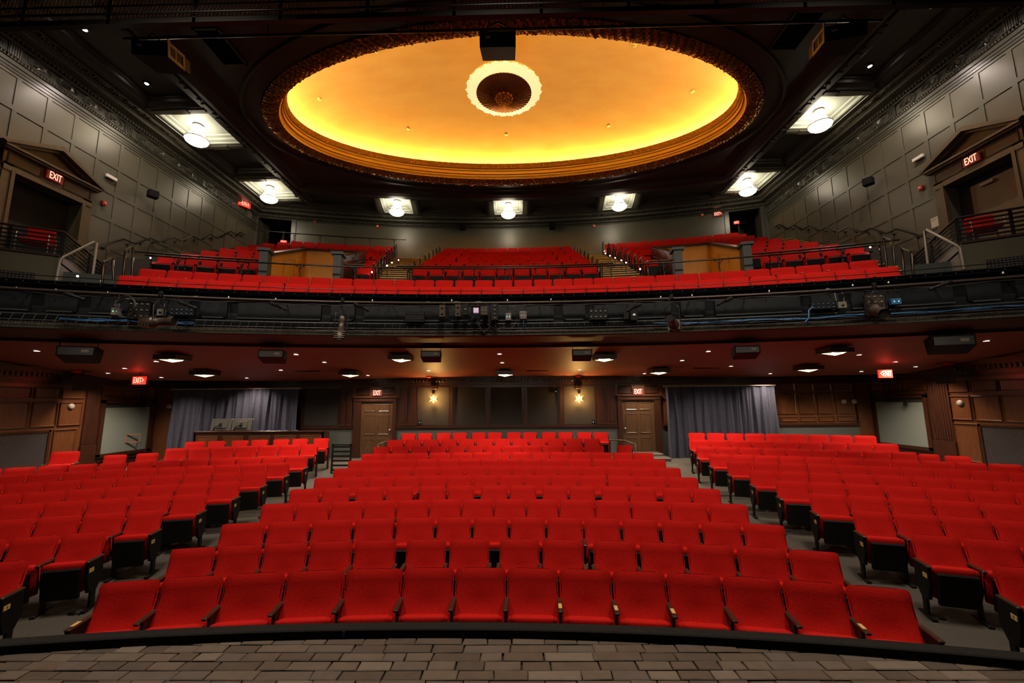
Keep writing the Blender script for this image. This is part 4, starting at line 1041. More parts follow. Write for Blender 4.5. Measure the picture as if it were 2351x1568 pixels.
# handrail loops down both sides of both aisles
def loop_rail(label, p0, p1, h, group, zf0, zf1, m_=None, rr=.020):
    base = Vector(p0); t = thing('stair_rail_loop', label, 'handrail', tuple(base), 0, group); q = Vector(p1) - base
    dz = Vector((0, 0, h)); e = q * .12
    mb = MB(); mb.tube([(0, 0, 0), dz * .95, dz + e, q + dz - e, q + dz * .95, q], rr, 7); mb.build('tube', m_ or M['rail'], t)
    return t
for k in range(0, 9):
    e = aisle_edges(k)
    for j, (a, nm) in enumerate(((e[0][0] + .002, 'left aisle, outer side'), (e[0][1] - .002, 'left aisle, inner side'), (e[1][0] + .002, 'right aisle, inner side'), (e[1][1] - .002, 'right aisle, outer side'))):
        r = 31.9 + .96 * k
        if k == 8 and j in (1, 2): continue
        loop_rail('steel rail loop, %s, %s from the balcony front' % (nm, ORD[k + 1]), bal(r, a, mfloor(k)), bal(r + .45, a, mfloor(k)), .92, 'balcony aisle rail loops', 0, 0)
# freestanding rail loops at the two side stairs and the box stairs (surveyed ends)
def px_loop(lb, pts, rr=.028, m_=None):
    P3 = [L3(*(onR(u, v, r_, BC) if r_ > 20 else onY(u, v, r_))) for u, v, r_ in pts]; b0 = P3[0]
    t = thing('stair_rail_loop', lb, 'handrail', tuple(b0)); q = [p - b0 for p in P3]; e = .08
    q = [q[0], q[1] + (q[0] - q[1]) * e, q[1] + (q[2] - q[1]) * e, q[2] + (q[1] - q[2]) * e, q[2] + (q[3] - q[2]) * e, q[3]]
    mb = MB(); mb.tube(q, rr, 8); mb.build('tube', m_ or M['rail'], t)
px_loop('low steel rail loop left of the front balcony row', [(234, 652, 29.9), (238, 603, 29.9), (259, 592, 30.3), (261, 654, 30.3)])
px_loop('tall steel rail loop at the foot of the left side stair', [(283, 634, 31.0), (288, 576, 31.0), (306, 566, 31.4), (303, 636, 31.4)])
px_loop('low steel rail loop right of the front balcony row', [(2097, 630, 29.9), (2092, 580, 29.9), (2069.5, 568, 30.3), (2076, 632, 30.3)])
px_loop('tall steel rail loop at the foot of the right side stair', [(2054.5, 610, 31.0), (2048, 552, 31.0), (2028, 543, 31.4), (2036, 612, 31.4)])
px_loop('tall polished steel rail loop beside the left box stair', [(128, 650, 10.1), (138, 594, 10.1), (223, 552, 10.85), (213, 630, 10.85)], .03, M['trimline'])
px_loop('tall polished steel rail loop beside the right box stair', [(2213, 618, 10.1), (2202, 566, 10.1), (2121, 524, 10.85), (2130, 606, 10.85)], .03, M['trimline'])
# aisle lamps
for i, (u, v, lb) in enumerate(((346, 592, 'lit lamp at the left end of the first tier row behind the rail'), (854, 624.5, 'lit lamp beside the left aisle, lowest of its line'), (888.6, 610, 'lit lamp beside the left aisle, second from below'),
                                (899.8, 603, 'lit lamp beside the left aisle, third from below'), (915, 597, 'lit lamp beside the left aisle, fourth from below'), (907.6, 576.6, 'lit lamp at the aisle end of the back left balcony row'),
                                (1469.6, 617.8, 'lit lamp beside the right aisle, lowest of its line'), (1437.6, 602.9, 'lit lamp beside the right aisle, second from below'), (1426.6, 597.7, 'lit lamp beside the right aisle, third from below'),
                                (1412.4, 592, 'lit lamp beside the right aisle, fourth from below'), (1400.5, 587, 'lit lamp beside the right aisle, fifth from below'), (1390, 582, 'lit lamp beside the right aisle, sixth from below'),
                                (1387, 576.6, 'lit lamp beside the right aisle, topmost'), (1998, 567, 'lit lamp at the right end of the first tier row behind the rail'), (178, 634, 'lit lamp low under the left box stair'))):
    kk = {0: 0, 1: 0, 2: 1, 3: 2, 4: 4, 5: 8, 6: 0, 7: 1.5, 8: 2.5, 9: 4, 10: 5, 11: 6.4, 12: 8, 13: 0, 14: -1.4}[i]
    p = onR(u, v, 32.0 + .96 * kk, BC); q = L3(*p); t = thing('aisle_lamp', lb, 'lamp', tuple(q), 0, 'balcony aisle lamps')
    mb = MB(); mb.lathe([(.001, .022), (.018, .014), (.022, 0), (.018, -.014), (.001, -.022)], n=10); mb.build('lens', M['glow_small'], t)
    mb = MB(); mb.tube([(0, .02, 0), (0, .05, -.04), (0, .05, -.4)], .012, 6); mb.build('bracket', M['ironwork'], t)
    point('aisle_lamp_light', (q.x, q.y - .06, q.z - .03), 1.4, (1, .88, .74), .02)

# stair wells with ochre panelling
def well_box(w0, w1, nm):
    cxm = (w0 + w1) / 2
    t = thing('stair_well_parapet', 'ochre panelled stair well with dark wooden caps, %s of the balcony' % nm, 'parapet', tuple(bal(WR0, cxm, F2Z)))
    inv = Matrix.Translation(-Vector(bal(WR0, cxm, F2Z)))
    def B(mb, name, m_, par=None):
        mb.v = [TT(p) for p in mb.v]; mb.xf(0, inv); return mb.build(name, m_, par or t)
    ztop = lambda r: 7.02 + (8.60 - 7.02) * (r - WR0) / (WR1 - WR0)
    for w_, out in ((w0, -1), (w1, 1)):
        th = .0032 * out
        mb = MB(); n_ = 1
        r0, r1 = WR0 + .1, WR1; vs = []
        for a in (w_, w_ + th):
            for r, z in ((r0, 4.4), (r1, 4.4), (r1, ztop(r1)), (r0, ztop(r0))): x, y = polar(BC, r, a); vs.append((x, y, z))
        mb.add(vs[:4], [(0, 1, 2, 3)]); mb.cur = 1; mb.add(vs, [(4, 5, 6, 7), (3, 2, 6, 7), (0, 3, 7, 4), (1, 2, 6, 5)])
        side_ = B(mb, 'side_wall', [M['yellowwall'], M['oak2']])
        # raised panels on both faces
        for j in range(3):
            ra = r0 + .25 + (r1 - r0 - .3) * j / 3; rb = ra + (r1 - r0) / 3 - .35
            for face, dd, m_ in ((w_, -.0012 * out, M['yellowwall']), (w_ + th, .0008 * out, M['oak2'])):
                mb = MB(); vs = []
                for a in (face, face + dd):
                    for r, z in ((ra, 5.9 if m_ is M['yellowwall'] else ztop(ra) - .7), (rb, 5.9 if m_ is M['yellowwall'] else ztop(rb) - .7), (rb, ztop(rb) - .28), (ra, ztop(ra) - .28)): x, y = polar(BC, r, a); vs.append((x, y, z))
                mb.add(vs, [(0, 1, 2, 3), (4, 5, 6, 7), (0, 1, 5, 4), (1, 2, 6, 5), (2, 3, 7, 6), (3, 0, 4, 7)])
                # sunk centre
                B(mb, 'panel', m_, None)
        mb = MB(); vs = []
        for a in (w_ - .0025 * out, w_ + th + .0015 * out):
            for r, dz in ((r0 + .1, 0), (r1, 0), (r1, .09), (r0 + .1, .09)): x, y = polar(BC, r, a); vs.append((x, y, ztop(r) + dz))
        mb.add(vs, [(0, 1, 2, 3), (7, 6, 5, 4), (0, 1, 5, 4), (1, 2, 6, 5), (2, 3, 7, 6), (3, 0, 4, 7)]); B(mb, 'cap', M['oak2'])
        mb = MB(); arcbox(mb, WR0 - .12, WR0 + .22, w_ - .002 * out, w_ + th + .002 * out, 5.17, ztop(WR0) + .12, 1); arcbox(mb, WR0 - .17, WR0 + .27, w_ - .004 * out, w_ + th + .004 * out, ztop(WR0) + .12, ztop(WR0) + .2, 1)
        B(mb, 'newel_post', M['lowgreen'])
    mb = MB(); arcbox(mb, WR1, WR1 + .08, w0, w1, 4.4, ztop(WR1), 3); bw = B(mb, 'back_wall', M['yellowwall'])
    mb = MB(); d_ = (w1 - w0)
    for a0, a1, z0, z1 in ((w0 + .12 * d_, w1 - .12 * d_, 8.0, 8.03), (w0 + .12 * d_, w1 - .12 * d_, 6.6, 6.63), (w0 + .12 * d_, w0 + .14 * d_, 6.6, 8.03), (w1 - .14 * d_, w1 - .12 * d_, 6.6, 8.03)): arcbox(mb, WR1 - .03, WR1, a0, a1, z0, z1, 2)
    B(mb, 'panel_moulding', M['yellowwall'])
    mb = MB(); arcbox(mb, WR1 - .05, WR1 + .15, w0 - .003, w1 + .003, ztop(WR1), ztop(WR1) + .09, 3); B(mb, 'cap', M['oak2'])
    mb = MB(); arcbox(mb, WR0 - .1, WR1, w0, w1, 4.35, 4.4, 3); B(mb, 'passage_floor', M['carpet'])
    q = bal(WR0 + 2.6, cxm, 7.0)
well_box(*WELLS[0], 'left'); well_box(*WELLS[1], 'right')
for w_, u in ((WELLS[0], 0), (WELLS[1], 1)):
    q = bal(32.6, (w_[0] + w_[1]) / 2, 5.3); point('well_light', tuple(q), 14, (1, .72, .36), .15)

# zigzag wall rails
def zigzag(pts, X, label):
    s = 1 if X < 0 else -1; P3 = [onX(u, v, X + s * .09) for u, v in pts]; base = L3(*P3[0])
    t = thing('zigzag_wall_rail', label, 'handrail', tuple(base))
    mb = MB(); mb.tube([L3(*p) - base for p in P3], .024, 7); mb.build('rail_tube', M['rail'], t)
    for a, b_ in zip(P3[:-1], P3[1:]):
        mb = MB(); c_ = L3(*((a + b_) / 2)) - base; mb.tube([c_, c_ + Vector((0, 0, -.09)), c_ + Vector((-s * .085, 0, -.10))], .010, 5); mb.lathe([(.001, .012), (.04, .010), (.045, 0)], (0, 0, 0), 10)
        mb.xf(len(mb.v) - 30, Matrix.Translation(c_ + Vector((-s * .088, 0, -.10))) @ Matrix.Rotation(s * PI / 2, 4, 'Y')); mb.build('wall_bracket', M['ironwork'], t)
zigzag([(197, 578), (285, 549), (311, 560.5), (345.6, 546.8), (365, 555.7), (398.5, 544.6), (415.6, 553), (442.4, 540.8), (459.5, 549.8), (482.6, 537.6), (497.5, 546.5), (530.2, 531.2), (543, 539), (551.8, 533.4), (561.5, 540)], WL, 'zigzag handrail climbing the left balcony wall')
zigzag([(2147, 551), (2057.5, 525.8), (2035, 536.3), (1997.7, 524), (1978, 533), (1945, 521.6), (1926.3, 532.3), (1897.4, 521), (1884.3, 529.4), (1858.2, 518), (1843.8, 526.9), (1822.5, 516.7), (1809.7, 525.5), (1789.3, 515), (1779, 522)], WR, 'zigzag handrail climbing the right balcony wall')
# upper left rail in front of the back left row
r = 39.4; a0, a1 = angp(582, 526, r), angp(932, 552, r); zz = (onR(582, 526, r, BC).z + onR(932, 552, r, BC).z) / 2
guard_rail('lobby_guard_rail', 'thin dark rail behind the rear left balcony seats', 'railing', r, a0, a1, zz, mfloor(7) + .1, 6, twist=True)

# ---- side boxes with slatted railings, stair and grille
def side_box(side):
    s = -side; nm = 'left' if side < 0 else 'right'
    if side < 0:
        A = onY(137, 590, 10.2); B0 = onY(0, 573, 9.65); X = WL
    else:
        A = onY(2206, 560, 10.2); B0 = onY(2351, 540, 9.65); X = WR
    zf = (A.z + B0.z) / 2; A = Vector((A.x, A.y, zf)); d = (Vector((B0.x, B0.y, zf)) - A).normalized()
    Bq = A + d * ((X - A.x) / d.x); yb = 11.75
    base = L3(A.x, A.y, F2Z - .45)
    inv = Matrix.Translation(-base)
    t = thing('side_box', 'grey-green side box with slatted railing and grille, %s end of the balcony' % nm, 'theatre box', tuple(base))
    def Bd(mb, name, m_, par=None, **kw): mb.v = [TT(p) for p in mb.v]; mb.xf(0, inv); return mb.build(name, m_, par or t, **kw)
    n_ = Vector((d.y, -d.x, 0)) if (Vector((d.y, -d.x, 0)).y < 0) else Vector((-d.y, d.x, 0))     # outward (towards stage)
    mb = MB(); mb.prism([(A.x, A.y), (Bq.x, Bq.y), (Bq.x, yb), (A.x, 10.9)] if side < 0 else [(A.x, A.y), (A.x, 10.9), (Bq.x, yb), (Bq.x, Bq.y)], 4.75, zf); Bd(mb, 'box_body', M['greenwall'])
    mb = MB(); mb.extr([A + Vector((0, 0, 0)), Bq, Bq + Vector((0, 0, .05)), A + Vector((0, 0, .05))], n_ * .05); Bd(mb, 'floor_lip', M['arm'])
    # grille
    L = (Bq - A).length; g0, g1 = .38, 1.35
    P = lambda q, z, o=0.: A + d * q + Vector((0, 0, z - zf)) + n_ * o
    mb = MB(); mb.extr([P(g0, 5.45), P(g1, 5.45), P(g1, 6.03), P(g0, 6.03)], n_ * .012); g = Bd(mb, 'grille_opening', M['void'])
    mb = MB()
    for i in range(15): q = g0 + (g1 - g0) * (i + .5) / 15; mb.extr([P(q - .006, 5.46, .012), P(q + .006, 5.46, .012), P(q + .006, 6.02, .012), P(q - .006, 6.02, .012)], n_ * .012)
    for i in range(10): z = 5.47 + .055 * i + .02; mb.extr([P(g0, z - .006, .012), P(g1, z - .006, .012), P(g1, z + .006, .012), P(g0, z + .006, .012)], n_ * .018)
    Bd(mb, 'grille', M['mesh'])
    # railing on the front
    hR = .66
    for q in (0., .92, 1.84):
        if q < L: mb = MB(); mb.extr([P(q - .03, zf), P(q + .03, zf), P(q + .03, zf + hR), P(q - .03, zf + hR)], n_ * -.04); Bd(mb, 'rail_post', M['steel'])
    for i in range(5):
        z = zf + .12 + .105 * i; mb = MB(); mb.extr([P(0, z), P(L, z), P(L, z + .045), P(0, z + .045)], n_ * -.02); Bd(mb, 'slat', M['steel'])
    mb = MB(); mb.tube([P(-.02, zf + hR + .02, -.02), P(L, zf + hR + .02, -.02)], .032, 8); Bd(mb, 'handrail', M['oak2'])
    # stair flight down to the cross aisle along the inner side
    e0 = A + Vector((0, .05, 0)); e1 = A + Vector((-s * .12, 1.55, -.75)) if False else A + Vector((0, 1.5, -.72))
    for i in range(4):
        q = i / 4; mb = MB(); c_ = e0 + (e1 - e0) * q; xx = sorted((c_.x, c_.x - s * 1.0)); mb.box(xx[0], xx[1], c_.y, c_.y + .42, 4.75, c_.z - .17); Bd(mb, 'step', M['metalpanel'])
    mb = MB(); mb.extr([e0, e1, e1 + Vector((0, 0, -.16)), e0 + Vector((0, 0, -.16))], (s * .03, 0, 0)); Bd(mb, 'stringer', M['metalpanel'])
    mb = MB(); mb.extr([A + Vector((s * .01, 0, -.18)), e1 + Vector((s * .01, 0, -.18)), e1 + Vector((s * .01, 0, -.7)), A + Vector((s * .01, 0, -1.3))], (s * .01, 0, 0)); Bd(mb, 'side_panel', M['metalpanel'])
    for q in (.48, 1.):
        p = e0 + (e1 - e0) * q; mb = MB(); mb.box(p.x - .03, p.x + .03, p.y - .03, p.y + .03, p.z, p.z + hR); Bd(mb, 'rail_post', M['steel'])
    for i in range(5):
        z = .12 + .105 * i; mb = MB(); mb.extr([e0 + Vector((0, 0, z)), e1 + Vector((0, 0, z)), e1 + Vector((0, 0, z + .045)), e0 + Vector((0, 0, z + .045))], (s * .02, 0, 0)); Bd(mb, 'slat', M['steel'])
    mb = MB(); mb.tube([e0 + Vector((0, -.05, hR + .02)), e1 + Vector((0, .05, hR + .02))], .032, 8); Bd(mb, 'handrail', M['oak2'])
    # chair standing in the box behind the slats
    c = A + d * .62 - n_ * .55; rz = math.atan2(n_.x, -n_.y)
    q = thing('box_chair', 'loose red chair behind the slatted railing of the %s box' % nm, 'chair', tuple(L3(c.x, c.y, zf)), rz)
    mb = MB(); mb.bbox(-.27, .27, .18, .25, .44, .86, .02); mb.build('backrest', M['red'], q)
    mb = MB(); mb.bbox(-.27, .27, -.28, .2, .38, .47, .02); mb.build('seat', M['red'], q)
    for sx in (-1, 1):
        mb = MB(); mb.tube([(sx * .29, .2, 0), (sx * .29, .2, .62), (sx * .29, -.25, .62), (sx * .29, -.25, 0)], .014, 6); mb.build('leg_frame', M['trimline'], q)
    return A, zf
for sd in (-1, 1):
    A, zf = side_box(sd)
    spot('box_stair_light', (A.x - sd * .3, A.y + 2.2, 6.5), (A.x, A.y + .8, 5.4), 90, 95, (1, .9, .82), .03)

# ---- pedimented doorways
def pediment_door(side):
    X = WL if side < 0 else WR; s = -side; nm = 'left' if side < 0 else 'right'; yc = DY[side]
    t = thing('pedimented_doorway', 'dark brown doorway with triangular pediment on the %s side wall' % nm, 'doorway', TT((X, yc, DB)))
    inv = Matrix.Translation(-Vector(TT((X, yc, DB))))
    def Bd(mb, name, m_, par=None): mb.v = [TT(p) for p in mb.v]; mb.xf(0, inv); return mb.build(name, m_, par or t)
    def bx(mb, d0, d1, a0, a1, z0, z1): mb.box(*sorted((X + s * d0, X + s * d1)), yc + a0, yc + a1, z0, z1)
    mb = MB()
    for sg in (-1, 1): a0, a1 = sorted((sg * DW, sg * (DW + .24))); bx(mb, 0, .10, a0, a1, DB, DT + .2); a0, a1 = sorted((sg * (DW - .02), sg * (DW + .06))); bx(mb, .0, .13, a0, a1, DB, DT + .05); a0, a1 = sorted((sg * (DW + .24), sg * (DW + .30))); bx(mb, 0, .07, a0, a1, DB, DT + .2)
    Bd(mb, 'jamb', M['bronze'])
    mb = MB(); bx(mb, 0, .12, -DW - .24, DW + .24, DT, DT + .13); bx(mb, 0, .10, -DW - .26, DW + .26, DT + .13, DT + .52)
    Bd(mb, 'lintel', M['bronze'])
    for a0, a1 in ((-DW - .18, -.28), (.28, DW + .18)):
        mb = MB(); moulded(mb, yc + a0, yc + a1, DT + .18, DT + .46, 0, lambda a, z, d: (X + s * (d + .101), a, z), d0=.015, border=.03); Bd(mb, 'panel', M['bronze'])
    pb, pa, hw = DT + .52, DT + 1.15, 1.2
    mb = MB(); bx(mb, 0, .22, -hw, hw, pb, pb + .05); bx(mb, 0, .28, -hw - .03, hw + .03, pb + .05, pb + .10); Bd(mb, 'cornice', M['bronze'])
    for sg in (-1, 1):
        mb = MB(); mb.extr([(X, yc + sg * (hw + .03), pb + .10), (X, yc, pa), (X, yc, pa + .13), (X, yc + sg * (hw + .12), pb + .14)], (s * .30, 0, 0)); mb.extr([(X, yc + sg * (hw - .15), pb + .10), (X, yc, pa - .07), (X, yc, pa), (X, yc + sg * (hw + .03), pb + .10)], (s * .18, 0, 0)); Bd(mb, 'raking_cornice', M['bronze'])
    mb = MB(); mb.extr([(X, yc - hw + .1, pb + .1), (X, yc + hw - .1, pb + .1), (X, yc, pa - .05)], (s * .05, 0, 0)); Bd(mb, 'tympanum', M['bronze'])
    # recess behind
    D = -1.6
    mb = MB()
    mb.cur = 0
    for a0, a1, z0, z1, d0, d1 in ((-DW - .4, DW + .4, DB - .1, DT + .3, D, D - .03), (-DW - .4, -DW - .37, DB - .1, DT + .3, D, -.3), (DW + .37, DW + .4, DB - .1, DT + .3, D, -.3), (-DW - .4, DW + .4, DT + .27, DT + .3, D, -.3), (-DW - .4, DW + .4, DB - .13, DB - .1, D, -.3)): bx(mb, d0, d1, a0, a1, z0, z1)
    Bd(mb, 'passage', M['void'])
    mb = MB()
    if side < 0:
        bx(mb, -.9, -.86, .32, .74, DB, DT - .28); bx(mb, -.9, -.84, .78, 1.1, DB, DT - .3); Bd(mb, 'open_door_leaf', M['pinkwood'])
    else:
        bx(mb, -.32, -.28, -.78, .52, DB, DT - .2); lf = Bd(mb, 'door_leaf', M['bronze'])
        mb = MB(); bx(mb, -.28, -.20, -.1, .22, DT - .34, DT - .27); Bd(mb, 'door_closer', M['trimline'])
    return t
pediment_door(-1); pediment_door(1)
point('lobby_glow', (WL - .55, 12.6, 8.2), 6, (1, .75, .6), .1)

# ---- EXIT signs
def exit_sign(label, loc, rz, w_=.30, style='red', arrow=None):
    t = thing('exit_sign', label, 'sign', tuple(loc), rz, None); h = w_ * .58
    mb = MB(); mb.bbox(-w_ / 2, w_ / 2, -.02, .02, -h / 2, h / 2, .006); mb.build('sign_box', M['exit_red'] if style == 'red' else M['exit_dim'], t)
    s_ = {None: 'EXIT', 'r': 'EXIT>', 'l': '<EXIT'}[arrow]
    text('lettering', s_, w_ * (.50 if not arrow else .42), M['exit_letter'], t, (0, -.026, 0), (PI / 2, 0, 0), .003).scale = (.72, 1.35, 1)
    if style == 'red':
        mb = MB(); mb.tube([(0, 0, h / 2), (0, 0, h / 2 + .12)], .012, 6); mb.build('hanger', M['steel'], t)
    return t
for u, v, Y, arrow, lb, sg in ((320, 873.5, 12.3, 'r', 'glowing red EXIT sign with right arrow above the left board', -1), (2032, 858.5, 12.1, 'l', 'glowing red EXIT sign with left arrow above the right board', 1)):
    p = onY(u, v, Y); exit_sign(lb, L3(*p), 0 , .40, 'red', arrow); point('exit_glow', (p.x, p.y - .12, tz(p.x, p.z) + .05), 2.2, (1, .03, .02), .08)
for u, v, lb in ((866, 902.5, 'dim red EXIT sign over the left rear door'), (1464.5, 899.5, 'dim red EXIT sign over the right rear door')):
    p = onY(u, v, YR - .05); exit_sign(lb, L3(*p), 0, .36, 'dim')
for X, u, v, rz, lb in ((WL + .16, 126, 407, PI / 2, 'red EXIT sign on the left pediment doorway lintel'), (WR - .16, 2230, 367, -PI / 2, 'red EXIT sign on the right pediment doorway lintel')):
    p = onX(u, v, X); exit_sign(lb, L3(*p), rz, .42, 'dim')
p = onX(561, 467, WL + .2); exit_sign('red EXIT sign high in the rear left corner under the cornice', L3(*p), PI / 2 - .5, .55, 'red', 'l')
p = onR(1648, 491.5, RB - .05, BC); exit_sign('red EXIT sign beside the rear right balcony doorway', L3(*p), -.3, .42, 'dim', 'r')
p = onR(1691, 511, RB + .4, BC); exit_sign('small red exit sign inside the rear right doorway', L3(*p), -.3, .26, 'red')
p = onR(651, 556, RB - .1, BC); exit_sign('small red exit sign low in the rear left doorway', L3(*p), .3, .3, 'red')

# ---- lanterns under the pale coffers
def lantern_mesh():
    a = MB(); a.lathe([(.05, 0), (.16, -.01), (.17, -.04), (.12, -.05), (.03, -.06)], n=20)
    b_ = MB(); b_.lathe([(.15, -.06), (.17, -.20), (.20, -.34), (.28, -.47), (.355, -.53)], n=28)
    c = MB(); c.lathe([(.355, -.53), (.375, -.55), (.36, -.575)], n=28)
    d = MB(); d.lathe([(.355, -.57), (.33, -.64), (.25, -.70), (.12, -.735), (.02, -.745), (.001, -.75)], n=28)
    e = MB(); e.lathe([(.001, -.80), (.025, -.78), (.03, -.76), (.01, -.745)], n=10)
    return [('ceiling_plate', a.mesh('ceiling_plate', M['trimline'])), ('upper_shade', b_.mesh('upper_shade', M['glow_lamp'])), ('rim', c.mesh('rim', M['plate'])), ('bowl', d.mesh('bowl', M['glow_lamp'])), ('finial', e.mesh('finial', M['plate']))]
LM = lantern_mesh()
lamp_px = [((452, 318), 'nearest on the left'), ((618, 453), 'farther on the left, by the rear corner'), ((1883, 285), 'nearest on the right'), ((1717, 437), 'farther on the right, by the rear corner'), ((911, 484), 'rear wall, left of three'), ((1167, 490), 'rear wall, middle of three'), ((1422, 472), 'rear wall, right of three')]
for (uv, lb) in lamp_px:
    p = onZ(uv[0], uv[1], ZB + .17 - .52)
    t = thing('ceiling_lantern', 'glowing opal bell lantern, ' + lb, 'lantern', tuple(L3(p.x, p.y, ZB + .17)), 0, 'opal bell lanterns')
    for n_, me in LM: inst(n_, me, parent=t)
# ---- centre dish light of the dome
P0 = onY(1157, 216, 13.55); cz = P0.z
t = thing('dome_dish_light', 'large round pleated glass dish light in the centre of the amber dome', 'light', tuple(L3(P0.x, P0.y, cz)))
mb = MB(); nn = 96
def skirt(i, j):
    a = 2 * PI * i; sc_ = .025 * math.sin(a * 24) * j + .012 * math.sin(a * 61); r = .97 + (.36 + sc_) * j; return (r * math.cos(a), r * math.sin(a), .02 + .10 * j + .015 * math.sin(a * 96))
mb.grid(skirt, 384, 5, closeu=True); mb.build('glass_skirt', M['glow_ring'], t)
mb = MB()
def dish(i, j):
    a = 2 * PI * i; r = .98 - .70 * j; rib = .012 * math.sin(a * 48) * (1 - .5 * j); return (r * math.cos(a), r * math.sin(a), -.0 - .16 * math.sin(j * PI * .5) + rib)
mb.grid(dish, 384, 6, closeu=True); mb.build('ribbed_dish', mat('bronzed_ribs', (.20, .085, .035), .3, metal=.7), t)
mb = MB()
for ring_, n_, rr, sz in ((0, 12, .26, .075), (1, 8, .17, .06), (2, 5, .08, .05)):
    for i in range(n_):
        a = 2 * PI * (i + .5 * ring_) / n_; mb.lathe([(.001, -.06), (sz * .7, -.04), (sz, 0), (sz * .6, .04)], (rr * math.cos(a), rr * math.sin(a), -.17 - .03 * ring_), 8)
mb.build('rosette', M['gilt'], t)
for i in range(5):
    a = 2 * PI * i / 5 + .95; mb = MB(); mb.lathe([(.001, -.03), (.04, -.025), (.05, .02)], (.46 * math.cos(a), .46 * math.sin(a), -.12), 10); mb.build('spot_aperture', M['void'], t)
mb = MB(); mb.tube([(0, 0, 0), (0, 0, ZR_ + HD - cz - .08)], .04, 8); mb.lathe([(.6, .18), (.2, .26), (.04, .3)], n=24); mb.build('stem', M['gilt'], t)
mb = MB(); mb.lathe([(1.30, .20), (.9, .22), (.5, .24)], n=40); mb.build('reflector', M['giltyellow'], t)
# smoke detector discs and sprinklers on the dome
for u, v, lb in ((865, 118, 'upper left'), (733, 227, 'far left'), (1590, 210, 'far right'), (937, 296, 'lower left'), (1162, 309, 'lower middle'), (1397, 289, 'lower right'), (1457, 104, 'upper right')):
    def fd(p): 
        ex = math.hypot((p[0] - EC[0]) / (ja + .48), (p[1] - EC[1]) / (jb + .48)); return unT(p) - (ZR_ - .06 + HD * max(0, 1 - min(1, ex) ** 2.3) ** .55)
    p = march(u, v, fd, 8, 40)
    if p is None: continue
    t = thing('dome_sprinkler', 'small round disc on the amber dome, ' + lb, 'sprinkler', tuple(L3(p.x, p.y, p.z - .01)), 0, 'discs on the dome')
    mb = MB(); mb.lathe([(.001, -.022), (.06, -.018), (.072, -.004), (.075, .03)], n=14); mb.build('cover', M['giltyellow'], t)

# ---- ceiling vents, speakers, catwalk
for pts, lb in (((onZ(430, 66, ZB), onZ(470, 66, ZB), onZ(516, 150, ZB), onZ(478, 152, ZB)), 'left'), ((onZ(1845, 30, ZB), onZ(1928, 22, ZB), onZ(1866, 108, ZB), onZ(1808, 116, ZB)), 'right')):
    xs_ = [p.x for p in pts]; ys_ = [p.y for p in pts]; x0, x1, y0, y1 = min(xs_) + .05, max(xs_) - .05, min(ys_), max(ys_); x0, x1 = ((-7.95, -7.25) if lb == 'left' else (7.6, 8.4)); zc_ = ZB + .04
    t = thing('ceiling_vent', 'long dark louvred vent in the ceiling, %s of the oval dome' % lb, 'vent', tuple(L3((x0 + x1) / 2, (y0 + y1) / 2, zc_)))
    hx, hy = (x1 - x0) / 2, (y1 - y0) / 2
    mb = MB()
    for a in ((-hx, hx, -hy, -hy + .05), (-hx, hx, hy - .05, hy), (-hx, -hx + .05, -hy, hy), (hx - .05, hx, -hy, hy)): mb.box(*a, -.05, 0)
    mb.build('frame', M['ceil'], t)
    mb = MB(); mb.box(-hx + .05, hx - .05, -hy + .05, hy - .05, -.01, 0); mb.build('backing', M['void'], t)
    mb = MB(); n_ = int((2 * hy - .1) / .05)
    for i in range(n_): y = -hy + .05 + .05 * (i + .5); mb.add([(-hx + .05, y - .012, -.035), (hx - .05, y - .012, -.035), (hx - .05, y + .016, -.01), (-hx + .05, y + .016, -.01)], [(0, 1, 2, 3)])
    mb.build('louvres', M['steel'], t, kind='stuff')
def line3(u0, v0, u1, v1, Y0, Y1=None): return onY(u0, v0, Y0), onY(u1, v1, Y1 or Y0)
# catwalk: bottom beam, mesh balustrade with posts
a, b_ = line3(-30, 62, 2380, 2, 6.6, 6.6)
base = L3(*a); t = thing('lighting_catwalk', 'black steel lighting catwalk with wire mesh side along the top edge', 'catwalk', tuple(base))
A_, B_ = Vector((0, 0, 0)), L3(*b_) - base; Lc = (B_ - A_).length; U = B_.normalized(); up = Vector((0, 0, 1))
mb = MB(); mb.extr([A_, B_, B_ + up * .10, A_ + up * .10], (0, .10, 0)); mb.tube([A_ + Vector((0, -.05, .15)), B_ + Vector((0, -.05, .15))], .022, 6); mb.build('bottom_beam', M['steel'], t)
mb = MB(); mb.tube([A_ + up * .62, B_ + up * .62], .03, 6); mb.tube([A_ + up * .36, B_ + up * .36], .018, 6); mb.build('top_rail', M['steel'], t)
n_ = 12
for i in range(n_): q = (i + .4) / n_; mb = MB(); mb.box(-.03, .03, -.0, .05, 0, .66); mb.xf(0, Matrix.Translation(A_ + B_ * q)); mb.build('rail_post', M['steel'], t)
mb = MB(); st = .07; n_ = int(Lc / st); hh = .52
for i in range(n_):
    p = A_ + U * (st * i) + up * .12
    mb.extr([p, p + U * .005, p + U * (.005 + .10) + up * hh, p + U * .10 + up * hh], (0, .004, 0)); mb.extr([p + U * .10, p + U * .105, p + U * .005 + up * hh, p + up * hh], (0, .004, 0))
mb.build('wire_mesh', M['mesh'], t, kind='stuff')
